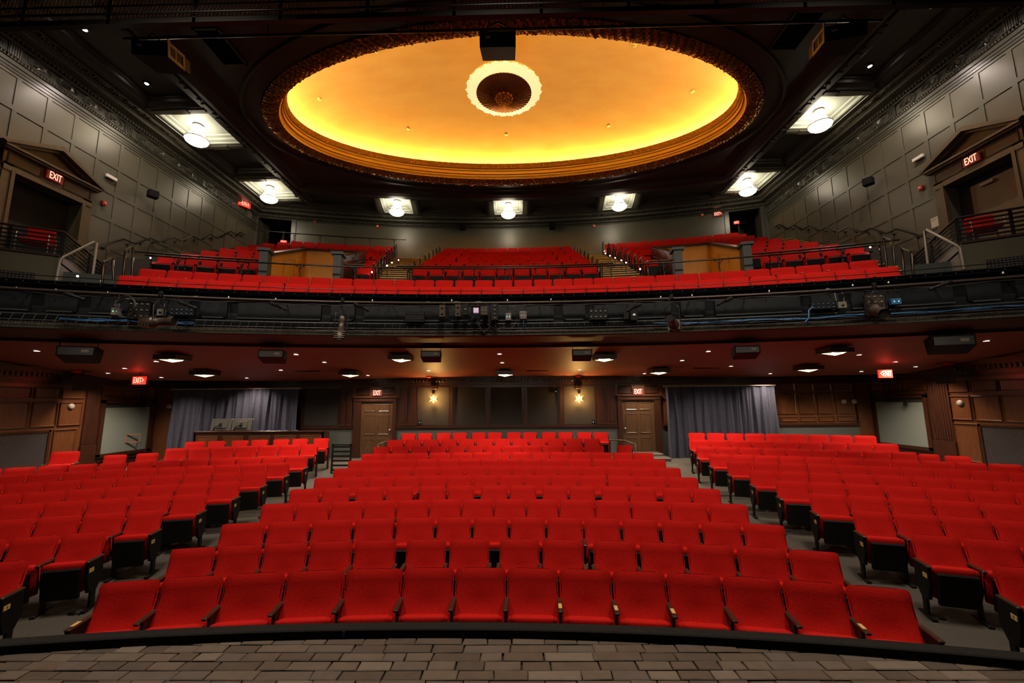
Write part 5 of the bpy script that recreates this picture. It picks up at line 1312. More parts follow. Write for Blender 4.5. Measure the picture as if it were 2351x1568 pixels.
# batten pipe carrying the three flown speakers
a, b_ = line3(285, 89, 2025, 46, 7.6); base = L3(*a); B_ = L3(*b_) - base
t = thing('speaker_batten', 'thin black pipe batten carrying the three flown speakers', 'pipe', tuple(base))
mb = MB(); mb.tube([(0, 0, 0), B_], .028, 8); mb.build('pipe', M['steel'], t)
for u in (940, 965, 980, 1038, 1307, 1340, 1390, 620):
    q = (u - 285) / 1740; p = B_ * q; mb = MB(); mb.tube([p, p + Vector((0, -.1, .9))], .012, 5); mb.build('hanger_rod', M['steel'], t)
def flown_speaker(u0, v0, u1, v1, Y, rz, lb, plate=0, depth=.62, tilt=.0):
    p0, p1 = onY(u0, v0, Y), onY(u1, v1, Y); w_ = abs(p1.x - p0.x); c_ = (p0 + p1) / 2
    t = thing('flown_speaker', lb, 'loudspeaker', tuple(L3(*c_)), (tilt, 0, rz), 'flown speakers')
    hh = .145
    mb = MB(); mb.add([(-w_ / 2, 0, -hh), (w_ / 2, 0, -hh), (w_ / 2, 0, hh), (-w_ / 2, 0, hh), (-w_ / 2 * .96, depth, -hh * .9), (w_ / 2 * .96, depth, -hh * .9), (w_ / 2 * .96, depth, hh), (-w_ / 2 * .96, depth, hh)],
                      [(0, 1, 2, 3), (7, 6, 5, 4), (0, 4, 5, 1), (1, 5, 6, 2), (2, 6, 7, 3), (3, 7, 4, 0)]); mb.build('cabinet', M['kit'], t)
    mb = MB(); mb.box(-w_ / 2 + .02, w_ / 2 - .02, -.012, .0, -hh + .02, hh - .02); mb.build('rear_panel', M['steel'], t)
    mb = MB(); mb.box(-w_ * .33, -w_ * .20, -.018, -.010, .02, .05); mb.build('badge', M['white'], t)
    for sx in (-1, 1): mb = MB(); mb.tube([(sx * w_ * .4 * (1 if plate == 0 else .5), .1, hh), (sx * w_ * .25 * (1 if plate == 0 else .5), .1, hh + .14), (0, .08, hh + .20)], .015, 6); mb.build('rigging_arm', M['ironwork'], t)
    if plate:
        mb = MB(); x = plate * w_ / 2
        for za, zb, ya, yb in ((-hh - .02, hh + .10, -.02, .05), (-hh - .02, -hh + .05, .05, .5), (hh - .05, hh + .02, .05, .5), (-hh, hh, .2, .24), (-hh, hh, .44, .5)): mb.box(x - .006, x + .006, ya, yb, za, zb)
        mb.build('bracket_plate', M['trimline'], t)
    return t
flown_speaker(1101, 98, 1184, 82, 7.65, 0, 'flown black loudspeaker in front of the dome centre', tilt=.35, depth=.66)
flown_speaker(304, 116, 384, 104, 7.65, .1, 'flown black loudspeaker with slotted bracket, left end of the batten', plate=1, tilt=.2, depth=.7)
flown_speaker(1899, 80, 1984, 60, 7.65, -.22, 'flown black loudspeaker with slotted bracket, right end of the batten', plate=-1, tilt=.2, depth=.7)
# bright spots in the side bays of the ceiling
for i, (u, v, lb) in enumerate(((195, 67, 'left side, nearer the catwalk'), (337, 191, 'left side, farther'), (2141, 13, 'right side, nearer the catwalk'), (1997, 151, 'right side, farther'))):
    p = onZ(u, v, ZB + .2); q = L3(p.x, p.y, ZB + .2)
    t = thing('ceiling_spot', 'glaring white ceiling spot, ' + lb, 'light', tuple(q), 0, 'ceiling spots')
    mb = MB(); mb.lathe([(.001, -.035), (.045, -.03), (.06, 0)], n=14); mb.build('lens', M['glow_spot'], t)
    mb = MB(); mb.lathe([(.065, -.03), (.09, -.02), (.095, .03)], n=16); mb.build('trim_ring', M['steel'], t)
    spot('ceiling_spot_light', (q.x, q.y, q.z - .08), (q.x * 1.13, q.y + .5, 6), 260, 120, (1, .84, .74), .04)

# ---- upper wall fittings
def wallbox(name, lb, cat, u, v, X, w_, h, d, m_, extra=None, rzx=0.):
    p = onX(u, v, X); s = 1 if X < 0 else -1; t = thing(name, lb, cat, tuple(L3(X, p.y, p.z)), (0, 0, (PI / 2 if X < 0 else -PI / 2) + rzx))
    mb = MB(); mb.bbox(-w_ / 2, w_ / 2, -d, 0, -h / 2, h / 2, min(w_, h, d) * .15); mb.build('body', m_, t)
    if extra == 'alarm': mb = MB(); mb.lathe([(.001, -.02), (.03, -.02), (.035, .0)], (0, 0, 0), 10); mb.xf(0, Matrix.Translation((0, -d, .0)) @ Matrix.Rotation(-PI / 2, 4, 'X')); mb.build('strobe_lens', M['white'], t)
    if extra == 'speaker':
        mb = MB(); mb.bbox(-w_ / 2 + .02, w_ / 2 - .02, -d - .012, -d, -h / 2 + .02, h / 2 - .02, .005); mb.build('grille_cloth', M['black'], t)
        mb = MB(); mb.tube([(0, 0, 0), (0, .12, .05)], .02, 6); mb.build('bracket', M['steel'], t)
    return t
wallbox('wall_alarm', 'red fire alarm below the white lamp on the left wall', 'alarm', 237, 467, WL, .13, .15, .06, M['alarm'], 'alarm')
wallbox('wall_alarm', 'red fire alarm below the white lamp on the right wall', 'alarm', 2116, 432, WR, .13, .15, .06, M['alarm'], 'alarm')
wallbox('emergency_light', 'white emergency light bar on the left upper wall', 'light', 253, 408, WL, .34, .11, .08, M['white'])
wallbox('emergency_light', 'white emergency light bar on the right upper wall', 'light', 2111, 363, WR, .34, .11, .08, M['white'])
wallbox('wall_speaker', 'small black loudspeaker on the left upper wall', 'loudspeaker', 348, 448, WL + .2, .30, .28, .22, M['kit'], 'speaker', -.5)
wallbox('wall_speaker', 'small black loudspeaker on the right upper wall', 'loudspeaker', 1997, 419, WR - .2, .30, .28, .22, M['kit'], 'speaker', .5)
t = wallbox('wall_notice', 'pale printed paper notice on the right wall beside the doorway', 'notice', 2147, 510, WR - .003, .24, .30, .004, M['paper'])
for i in range(3): mb = MB(); mb.box(-.09, .07 - .02 * i, -.0055, -.0045, .10 - .03 * i, .106 - .03 * i); mb.build('print_line', M['ink'], t)
for u, v, lb in ((723, 508, 'red fire alarm on the rear balcony wall by the left doorway'), (867, 520, 'red fire alarm on the rear balcony wall above the left seats'), (1364, 519.5, 'red fire alarm on the rear balcony wall right of the centre seats'), (1612, 494, 'red fire alarm on the rear balcony wall left of the exit sign')):
    p = onR(u, v, RB, BC); a = math.atan2(p.x - BC[0], p.y - BC[1]); t = thing('wall_alarm', lb, 'alarm', tuple(L3(*p)), -a)
    mb = MB(); mb.bbox(-.075, .075, -.06, 0, -.09, .09, .012); mb.build('body', M['alarm'], t); mb = MB(); mb.box(-.04, .04, -.065, -.06, -.02, .04); mb.build('strobe_lens', M['white'], t)
for u, v, lb in ((1062, 521, 'small black loudspeaker under the rear cornice, left of centre'), (1268, 519, 'small black loudspeaker under the rear cornice, right of centre')):
    p = onR(u, v, RB - .25, BC); a = math.atan2(p.x - BC[0], p.y - BC[1]); t = thing('wall_speaker', lb, 'loudspeaker', tuple(L3(*p)), (-.3, 0, -a))
    mb = MB(); mb.bbox(-.15, .15, -.12, .12, -.17, .17, .015); mb.build('cabinet', M['kit'], t); mb = MB(); mb.tube([(0, .1, .1), (0, .25, .16)], .02, 6); mb.build('bracket', M['steel'], t)

# ================================================================== BALCONY FRONT EQUIPMENT
rP = 28.18; zP = 4.95
def pipe_pt(a): return bal(rP, a, zP)
base = bal(rP, 0, zP); t = thing('lighting_pipe', 'long bronze-black lighting pipe curving along the balcony front', 'pipe', tuple(base))
mb = MB(); mb.tube([p - base for p in arcpts(rP, -.45, .45, zP, 60)], .026, 8); mb.build('pipe', M['brownkit'], t)
for i in range(22):
    a = -.42 + .04 * i; p = bal(rP, a, zP) - base; q = bal(28.45, a, 4.98) - base; mb = MB(); mb.tube([p, q], .012, 5); mb.build('stand_off', M['steel'], t)
def run(name, lb, cat, r, z, a0, a1, m_, rr, wob, n_=120, strands=1):
    base = bal(r, (a0 + a1) / 2, z); pts_ = []
    mb = MB(); rnd = random.Random(name + str(a0))
    for s_ in range(strands):
        o1, o2 = rnd.random() * 6, rnd.random() * 6
        mb.tube([bal(r - wob * .6 * math.sin(i * .31 + o2), a0 + (a1 - a0) * i / n_, z + wob * math.sin(i * .23 + o1) + wob * .5 * math.sin(i * .71 + o2)) - base for i in range(n_ + 1)], rr, 5)
    return tag(MBplace(mb, name, m_, base), lb, cat)
def MBplace(mb, name, m_, base): o = mb.build(name, m_); o.location = base; return o
run('cable_bundle', 'dark cable bundle slung under the lighting pipe', 'cable', 28.20, 4.90, -.44, .44, M['cable'], .008, .02, 160, 4)
run('conduit', 'upper steel conduit along the foot of the balcony front', 'pipe', 28.36, 4.50, -.44, .44, M['facelight'], .018, .0, 60)
run('conduit', 'lower steel conduit along the foot of the balcony front', 'pipe', 28.34, 4.385, -.44, .44, M['facelight'], .014, .0, 60)
run('blue_cable_bundle', 'blue cables along the foot of the balcony front, right part', 'cable', 28.32, 4.42, .11, .44, M['bluecable'], .010, .016, 120, 3)
run('blue_cable_bundle', 'short blue cable bundle under the left spotlight', 'cable', 28.30, 4.42, -.32, -.24, M['bluecable'], .012, .02, 40, 3)
run('wire_tray', 'wire cable tray strand below the balcony conduits', 'cable tray', 28.30, 4.33, -.44, .44, M['cable'], .006, .006, 200, 3)
run('cable_bundle', 'pale cables lying on the lighting pipe near the centre', 'cable', 28.24, 4.96, -.08, -.02, M['greycable'], .007, .025, 40, 2)
run('cable_bundle', 'pale cables lying on the lighting pipe right of centre', 'cable', 28.24, 4.94, .09, .17, M['greycable'], .006, .025, 60, 2)
base = bal(28.3, 0, 4.4); mb = MB()
for i in range(150):
    a = -.44 + .88 * i / 149; p = bal(28.36, a, 4.52) - base; q = bal(28.26, a, 4.34) - base; mb.tube([p, q, bal(28.42, a, 4.30) - base], .004, 4)
o = MBplace(mb, 'cable_tray_hooks', M['facelight'], base); o['kind'] = 'stuff'; o['label'] = 'row of small wire hooks holding the cable tray'; o['category'] = 'hooks'
# small white bulbs on the upper ledge
for i, (u, v) in enumerate(((37, 662), (128, 666.5), (247, 672.5), (525, 683), (633, 687), (855, 690.5), (1037, 690.5), (1165, 690), (1265, 688), (1517, 682.5), (1589, 678.6), (1766, 669), (1958, 655.5), (2040, 649), (2303, 627))):
    r = 28.30; a = angp(u, v, r); p = onR(u, v, r, BC); t = thing('ledge_bulb', 'tiny clear bulb on the balcony front ledge, %s from the left' % ORD[i + 1], 'bulb', tuple(L3(*p)), 0, 'tiny bulbs on the balcony ledge')
    mb = MB(); mb.lathe([(.001, -.018), (.016, -.010), (.018, .0), (.010, .014), (.010, .03)], n=10); mb.build('glass', M['white'], t)
# spotlights
def spotlight(u, v, lb, yaw, pitch_, L=.5, R_=.085, r=28.0, m_=None, yoke=True, big=True):
    p = onR(u, v, r, BC); q = L3(*p); t = thing('stage_spotlight', lb, 'spotlight', tuple(q), 0, None)
    rot = Matrix.Rotation(yaw, 4, 'Z') @ Matrix.Rotation(pitch_, 4, 'X')
    mb = MB()
    prof = [(-L * .5, .6), (-L * .48, .95), (-L * .30, 1.15), (-L * .08, 1.15), (-L * .04, .80), (L * .30, .80), (L * .32, .98), (L * .50, .98)]
    n_ = 14; vs = [(R_ * s_ * math.cos(2 * PI * k / n_), y, R_ * s_ * math.sin(2 * PI * k / n_)) for y, s_ in prof for k in range(n_)]
    mb.add(vs, [(i * n_ + k, i * n_ + (k + 1) % n_, (i + 1) * n_ + (k + 1) % n_, (i + 1) * n_ + k) for i in range(len(prof) - 1) for k in range(n_)], True); mb.add(vs[:n_], [tuple(range(n_))])
    for i in range(4): mb.box(-R_ * 1.25, R_ * 1.25, -L * .42 + i * L * .08, -L * .40 + i * L * .08, -R_ * 1.1, R_ * 1.1)
    mb.xf(0, rot); mb.build('barrel', m_ or M['brownkit'], t)
    mb = MB(); mb.lathe([(.001, .0), (R_ * .9, .0)], n=16); mb.xf(0, rot @ Matrix.Translation((0, L * .46, 0)) @ Matrix.Rotation(-PI / 2, 4, 'X')); mb.build('lens', M['black'], t)
    if yoke:
        top = Vector((0, 0, max(.12, tz(p.x, zP) - q.z))); mb = MB(); hw = R_ * 1.5
        side = rot @ Vector((1, 0, 0)); mb.tube([side * hw, side * hw + top * .55, top * .8, -side * hw + top * .55, -side * hw], .010, 5); mb.build('yoke', M['steel'], t)
        mb = MB(); mb.bbox(-.03, .03, -.04, .04, top.z - .06, top.z + .05, .01); mb.build('clamp', M['steel'], t)
    return t
spotlight(362, 739, 'dark stage spotlight lying sideways under the left balcony pipe', -1.45, .05, .62, .10)
spotlight(783, 757, 'brown stage spotlight pointing steeply down, left of the balcony centre', 0.25, 1.15, .62, .085)
spotlight(1545, 742, 'dark stage spotlight angled up to the right on the balcony front', 2.5, .35, .5, .10)
spotlight(2015, 714, 'brown stage spotlight pointing right-down on the right balcony front', 2.75, -.35, .62, .10)
for u, v, lb, yw in ((170, 680, 'slim black barrel light on the pipe, far left', -1.1), (430, 700, 'slim black barrel light on the pipe right of the left spotlight', -1.1), (640, 703, 'slim black barrel light half-way to the left-centre spotlight', -1.0),
                     (830, 705, 'slim black barrel light just right of the left-centre spotlight', -1.0), (1455, 706, 'slim black barrel light left of the right-centre spotlight', 1.0), (1663, 692, 'slim black barrel light between the two right spotlights', 1.0), (2160, 655, 'slim black barrel light on the pipe, far right', 1.0)):
    spotlight(u, v, lb, yw, -.35, .34, .035, m_=M['kit'], yoke=False)
def facebox(name, lb, cat, u, v, wpx, hpx, m_, d=.10, r=28.30, knobs=0, kc=2, km=None, leds=None):
    p = onR(u, v, r, BC); a = math.atan2(p.x - BC[0], p.y - BC[1]); q = L3(*p); zc_ = (q - EYE).dot(CF); w_, h = wpx / F * zc_, hpx / F * zc_
    t = thing(name, lb, cat, tuple(q), -a)
    mb = MB(); mb.bbox(-w_ / 2, w_ / 2, -d / 2, d / 2, -h / 2, h / 2, .006); mb.build('casing', m_, t)
    for i in range(knobs):
        x = -w_ / 2 + w_ * (i % (knobs // kc) + .5) / (knobs // kc); z = h / 2 - h * (i // (knobs // kc) + .5) / kc; s_ = min(w_ / (knobs // kc), h / kc) * .20
        mb = MB(); mb.lathe([(.001, .014), (s_, .012), (s_, 0)], n=8); mb.xf(0, Matrix.Translation((x, -d / 2, z)) @ Matrix.Rotation(PI / 2, 4, 'X')); mb.build('socket', km or M['steel'], t)
    if leds:
        for i in (-1, 1): mb = MB(); mb.box(i * w_ * .22 - .008, i * w_ * .22 + .008, -d / 2 - .004, -d / 2, -.010, .012); mb.build('indicator', M[leds], t)
    mb = MB(); ztop = tz(p.x, zP) - q.z
    mb.tube([(w_ * .3, 0, h / 2), (w_ * .35, -.03, h / 2 + (ztop - h / 2) * .5), (w_ * .1, 0, ztop)], .007, 5); mb.build('feed_cable', M['greycable'] if m_ is M['white'] or m_ is M['kitgrey'] else M['cable'], t)
    return t
facebox('outlet_box', 'grey outlet box with green lights, leftmost on the balcony front', 'electrical box', 267, 716, 15, 17, M['kitgrey'], leds='ledgreen')
facebox('dimmer_pack', 'black dimmer pack behind the cable coil', 'electrical box', 322, 713, 42, 42, M['kit'], knobs=12, kc=3, km=M['kitgrey'])
facebox('outlet_box', 'grey round-socket outlet box left of the black strip box', 'electrical box', 371, 718, 14, 15, M['kitgrey'], knobs=1, kc=1)
facebox('socket_strip', 'black socket strip box right of the grey outlet', 'electrical box', 420, 717, 48, 17, M['kit'], knobs=10, kc=2, km=M['bluecable'])
facebox('socket_strip', 'black six-gang socket box left of centre', 'electrical box', 953, 728, 44, 24, M['kit'], knobs=12, kc=2, km=M['steel'])
facebox('stage_light_head', 'small scuffed light head, first of the central cluster', 'spotlight', 1016, 715, 14, 28, M['brownkit'], d=.14, r=28.15, knobs=2, kc=2)
facebox('stage_light_head', 'small scuffed light head, second of the central cluster', 'spotlight', 1052, 714, 13, 28, M['brownkit'], d=.14, r=28.15, knobs=2, kc=2)
facebox('stage_light_head', 'small black light head with round lens beside the lilac panel', 'spotlight', 1069, 712, 12, 26, M['kit'], d=.14, r=28.1, knobs=1, kc=1, km=M['kitgrey'])
lil = mat('lilac_led_panel', (.5, .38, .5), .5, emit=(.7, .45, .75), es=.25)
facebox('led_panel', 'small square lilac panel light in the central cluster', 'light', 1093, 713, 12, 12, lil, d=.06, r=28.05)
facebox('stage_light_head', 'black projector-like head right of the lilac panel', 'spotlight', 1112, 715, 16, 20, M['brownkit'], d=.16, r=28.1, knobs=2, kc=1, km=M['kitgrey'])
facebox('stage_light_head', 'tall black moving light head in the central cluster', 'spotlight', 1136, 718, 16, 38, M['kit'], d=.18, r=28.1, knobs=4, kc=4, km=M['kitgrey'])
facebox('dimmer_pack', 'black power pack with cables below the central cluster', 'electrical box', 1124, 734, 30, 24, M['kit'], knobs=8, kc=2, km=M['steel'])
facebox('outlet_box', 'dark small driver box below the lilac panel', 'electrical box', 1087, 731, 10, 14, M['kit'])
facebox('outlet_box', 'double outlet with green lights right of centre', 'electrical box', 1167, 728, 13, 17, M['kitgrey'], leds='ledgreen')
facebox('socket_strip', 'beige multi-socket box right of the double outlet', 'electrical box', 1201, 724, 16, 18, M['kitgrey'], knobs=6, kc=2, km=M['ink'])
facebox('socket_strip', 'black wide socket box between centre and right spotlights', 'electrical box', 1373, 722, 42, 26, M['kit'], knobs=8, kc=2, km=M['kitgrey'])
facebox('outlet_box', 'black small box left of the paired junction box', 'electrical box', 1437, 725, 12, 18, M['kit'])
facebox('outlet_box', 'black junction box left of the right-centre spotlight', 'electrical box', 1455, 724, 16, 26, M['kit'], knobs=1, kc=1, km=M['white'])
facebox('socket_strip', 'black strip box with blue plugs at the right', 'electrical box', 1888, 703, 50, 16, M['kit'], knobs=10, kc=2, km=M['bluecable'])
facebox('outlet_box', 'grey camera-like outlet box right of the blue plugs', 'electrical box', 1932, 701, 17, 15, M['kitgrey'], knobs=1, kc=1, km=M['ink'])
facebox('dimmer_pack', 'scuffed dimmer pack behind the right spotlight', 'electrical box', 2007, 695, 36, 38, M['brownkit'], knobs=9, kc=3, km=M['kitgrey'])
facebox('outlet_box', 'double blue outlet box, rightmost on the balcony front', 'electrical box', 2055, 693, 19, 14, M['bluecable'], leds='ledgreen')
# coil of cable and hanging loops
p = onR(293, 705, 28.1, BC); q = L3(*p); mb = MB()
for k_ in range(4): mb.tube([(.17 * math.cos(x_) * (1 + .05 * k_), -.02 * k_, .20 * math.sin(x_) * (1 + .04 * k_)) for x_ in [2 * PI * i / 24 for i in range(25)]], .008, 5)
tag(MBplace(mb, 'cable_coil', M['cable'], q), 'hanging coil of dark cable beside the left dimmer pack', 'cable')
def droop(pts, lb, m_, rr=.008, r=28.2):
    P3 = [L3(*onR(u, v, r, BC)) for u, v in pts]; b0 = P3[0]; mb = MB(); mb.tube([p - b0 for p in P3], rr, 6); return tag(MBplace(mb, 'hanging_cable', m_, b0), lb, 'cable')
droop([(1157, 700), (1180, 704), (1188, 722), (1184, 742), (1172, 756)], 'grey cable looping down right of the central cluster', M['cable'])
droop([(1202, 736), (1203, 748), (1196, 758), (1186, 761)], 'short blue cable below the beige multi-socket box', M['bluecable'])
droop([(1866, 704), (1857, 712), (1857, 730), (1848, 740)], 'thick blue cable dropping from the right strip box', M['bluecable'], .016)
droop([(1886, 670), (1900, 662), (1915, 668), (1920, 690)], 'pale cable arching over the pipe at the right strip box', M['greycable'])
droop([(262, 702), (266, 692), (285, 686), (300, 685)], 'pale cable from the leftmost outlet box up to the pipe', M['greycable'])
droop([(430, 682), (450, 680), (470, 684), (485, 690)], 'thin pale wire arching above the pipe left of centre', M['greycable'], .006)
for i, (ua, ub) in enumerate(((1098, 1125), (1135, 1150), (1120, 1160))):
    droop([(ua, 745), ((ua + ub) / 2, 764 - 3 * i), (ub, 750)], 'dark cable loop hanging below the centre, %s from the left' % ORD[i + 1], M['cable'])

# ================================================================== UNDER THE BALCONY
def zceil(x, y): r = rad((x, y), BC); return 4.10 + (3.50 - 4.10) * (r - 29.6) / 5.0
def onC(u, v): return march(u, v, lambda p: unT(p) - zceil(p.x, p.y), 5, 30)
slope = math.atan(.6 / 5.0)
downs = [(85, 806), (86, 842), (359, 830), (287, 846), (249, 857), (371, 867), (680, 814), (745, 832), (645, 850), (567, 868), (845, 862), (1147, 813), (1153, 833), (984, 851), (1330, 849), (1566, 828), (1626, 807), (1479, 858), (1678, 841), (1768, 858), (1972, 815), (2055, 831), (2101, 842), (1977, 853), (2264, 783), (2274, 823), (1875, 847)]
DM = MB(); DM.lathe([(.001, -.004), (.055, -.004), (.06, 0)], n=14); DMe = DM.mesh('lens', M['glow_down'])
DR = MB(); DR.lathe([(.06, -.006), (.078, -.004), (.08, .004)], n=14); DRe = DR.mesh('trim_ring', M['steel'])
for i, (u, v) in enumerate(sorted(downs)):
    p = onC(u, v)
    if p is None: continue
    t = thing('downlight', 'small lit round downlight under the balcony, %s counted from the left' % ORD[i + 1], 'downlight', tuple(L3(*p)), 0, 'downlights under the balcony')
    inst('lens', DMe, parent=t); inst('trim_ring', DRe, parent=t)
    q = L3(*p); spot('downlight_beam', (q.x, q.y, q.z - .02), (q.x, q.y + .25, 0), 400, 128, (1, .80, .60), .08, .9)
# star lights
def star_light(u, v, lb, sx=.27):
    p = onC(u, v - 6); q = L3(*p); t = thing('star_light', lb, 'light', (q.x, q.y, q.z - .035), 0, 'star-shaped ceiling lights')
    hb, hx = .115, sx
    mb = MB()
    for sgn in (-1, 1): mb.box(sgn * hx - .012, sgn * hx + .012, -hx, hx, -hb, 0); mb.box(-hx, hx, sgn * hx - .012, sgn * hx + .012, -hb, 0)
    mb.box(-hx, hx, -hx, hx, -.015, 0); mb.build('square_housing', M['oak2'], t)
    pts_ = [(r_ * math.sin(PI * k / 5 + .2), r_ * math.cos(PI * k / 5 + .2)) for k in range(10) for r_ in ((hx * .98) if k % 2 == 0 else hx * .40,)]
    mb = MB(); vs = [(0, 0, -hb - .06)] + [(x, y, -hb + .0) for x, y in pts_]; mb.add(vs, [(0, 1 + (k + 1) % 10, 1 + k) for k in range(10)]); mb.build('star_diffuser', M['glow_star'], t)
    mb = MB()
    for k in range(10): x0, y0 = pts_[k]; x1, y1_ = pts_[(k + 1) % 10]; mb.add([(x0, y0, -hb), (x1, y1_, -hb), (x1, y1_, -hb + .07), (x0, y0, -hb + .07)], [(0, 1, 2, 3)])
    mb.build('star_rim', M['oak2'], t)
for i, (u, v) in enumerate(((398, 819), (472, 856), (805, 857), (921, 820), (1159, 856), (1387, 819), (1512, 851), (1855, 844), (1915, 803))):
    star_light(u, v, 'lit star-shaped light in a square dark frame, %s from the left' % ORD[i + 1])
# hanging speakers
def under_speaker(u, v, lb, wpx):
    Yq = 10.6; p = onR(u, v, 29.4, BC); q = L3(*p); zc_ = (q - EYE).dot(CF); w_ = wpx / F * zc_; a = math.atan2(p.x - BC[0], p.y - BC[1])
    t = thing('underbalcony_speaker', lb, 'loudspeaker', tuple(q), (.0, 0, -a * 1.1), 'speakers hanging below the balcony front')
    hh = w_ * .20
    mb = MB(); mb.add([(-w_ / 2, 0, -hh * .6), (w_ / 2, 0, -hh * .6), (w_ / 2, 0, hh), (-w_ / 2, 0, hh), (-w_ * .46, .30, -hh * 1.7), (w_ * .46, .30, -hh * 1.7), (w_ * .48, .36, hh * .6), (-w_ * .48, .36, hh * .6)],
                      [(0, 1, 2, 3), (7, 6, 5, 4), (0, 4, 5, 1), (1, 5, 6, 2), (2, 6, 7, 3), (3, 7, 4, 0)]); mb.build('cabinet', M['kit'], t)
    mb = MB(); mb.bbox(-w_ * .46, w_ * .46, -.012, 0, -hh * .5, hh * .8, .004); mb.build('rear_panel', M['steel'], t)
    mb = MB(); mb.box(w_ * .14, w_ * .34, -.018, -.012, -hh * .05, hh * .45); mb.build('label_plate', M['white'], t)
    mb = MB(); up_ = .26
    for sx in (-1, 1): mb.box(sx * w_ * .49 - .006, sx * w_ * .49 + .006, .04, .09, 0, up_)
    mb.box(-w_ * .49, w_ * .49, .04, .09, up_ - .012, up_); mb.build('yoke', M['steel'], t)
    mb = MB(); mb.tube([(0, .07, up_), (0, .07, up_ + .12)], .02, 6); mb.build('hanging_stem', M['steel'], t)
for u, v, lb, wp in ((174, 808, 'black speaker hanging below the balcony, far left', 70), (622, 814, 'black speaker hanging below the balcony, second from the left', 54), (989, 814, 'black speaker hanging below the balcony, left of centre', 46),
                     (1337, 811, 'black speaker hanging below the balcony, right of centre', 46), (1716, 804, 'black speaker hanging below the balcony, second from the right', 54), (2190, 784, 'black speaker hanging below the balcony, far right', 78)):
    under_speaker(u, v, lb, wp)
for u, v, X, lb, rz in ((190, 876, WL + .55, 'black wedge speaker on the left stalls wall above the pilaster', .9), (2170, 859, WR - .55, 'black wedge speaker on the right stalls wall above the pilaster', -.9)):
    p = onX(u, v, X); t = thing('wall_speaker', lb, 'loudspeaker', tuple(L3(*p)), (.35, 0, rz))
    mb = MB(); mb.add([(-.20, -.16, -.22), (.20, -.16, -.22), (.20, -.16, .2), (-.20, -.16, .2), (-.15, .14, -.16), (.15, .14, -.16), (.15, .14, .16), (-.15, .14, .16)], [(0, 1, 2, 3), (7, 6, 5, 4), (0, 4, 5, 1), (1, 5, 6, 2), (2, 6, 7, 3), (3, 7, 4, 0)]); mb.build('cabinet', M['steel'], t)
    mb = MB(); mb.tube([(0, .14, .05), (0, .4, .12)], .02, 6); mb.build('bracket', M['steel'], t)
# red strobes on the ceiling
for u, v, lb in ((174, 852, 'red ceiling alarm near the left wall speaker'), (985, 864, 'red ceiling alarm above the left wall sconce'), (1328, 862, 'red ceiling alarm above the right wall sconce'), (2178, 834, 'red ceiling alarm near the right wall speaker')):
    p = onC(u, v); q = L3(*p); t = thing('ceiling_alarm', lb, 'alarm', tuple(q), 0)
    mb = MB(); mb.lathe([(.11, 0), (.10, -.04), (.05, -.06), (.001, -.065)], n=16); mb.build('body', M['alarm'], t)
for u, v, wpx, lb in ((705, 852, 56, 'long dark slot vent left of centre under the balcony'), (1234, 851, 50, 'long dark slot vent right of centre under the balcony'), (1622, 845, 60, 'long dark slot vent near the right curtain')):
    p = onC(u, v); q = L3(*p); zc_ = (q - EYE).dot(CF); w_ = wpx / F * zc_; t = thing('slot_vent', lb, 'vent', tuple(q), 0)
    mb = MB(); mb.box(-w_ / 2, w_ / 2, -.05, .05, -.012, .01); mb.build('frame', M['black'], t); mb = MB(); mb.box(-w_ / 2 + .02, w_ / 2 - .02, -.006, .006, -.018, -.01); mb.build('blade', M['steel'], t)

# wall sconces: star lanterns on brackets
for u, v, lb in ((995, 916, 'glowing spiky star lantern on the rear wall, left of centre'), (1329.5, 915, 'glowing spiky star lantern on the rear wall, right of centre')):
    p = onY(u, v, YR - .26); q = L3(*p); t = thing('star_sconce', lb, 'lantern', tuple(q), 0, 'star lanterns on the rear wall')
    mb = MB(); mb.lathe([(.001, .030), (.02, .022), (.030, 0), (.02, -.022), (.001, -.030)], n=12); mb.build('bulb', M['glow_bulb'], t)
    mb = MB(); random.seed(3)
    ph = (1 + 5 ** .5) / 2; dirs = [Vector(d_).normalized() for d_ in [(0, a, b_ * ph) for a in (-1, 1) for b_ in (-1, 1)] + [(a, b_ * ph, 0) for a in (-1, 1) for b_ in (-1, 1)] + [(a * ph, 0, b_) for a in (-1, 1) for b_ in (-1, 1)]]
    for d_ in dirs:
        u_ = d_.orthogonal().normalized(); w_ = d_.cross(u_); bs = [(d_ * .095 + (u_ * math.cos(2 * PI * k / 4) + w_ * math.sin(2 * PI * k / 4)) * .026) for k in range(4)]
        for k in range(4): mb.tube([bs[k], d_ * .175], .0045, 4); mb.tube([bs[k], bs[(k + 1) % 4]], .0045, 4)
    mb.build('star_frame', M['plate'], t)
    mb = MB(); mb.tube([(0, 0, .17), (0, 0, .34)], .012, 6); mb.lathe([(.02, .16), (.05, .20), (.055, .28), (.03, .33)], n=12); mb.build('stem', M['ironwork'], t)
    mb = MB(); mb.bbox(-.10, .10, .10, .25, .34, .48, .01); mb.build('backplate', M['oak2'], t)
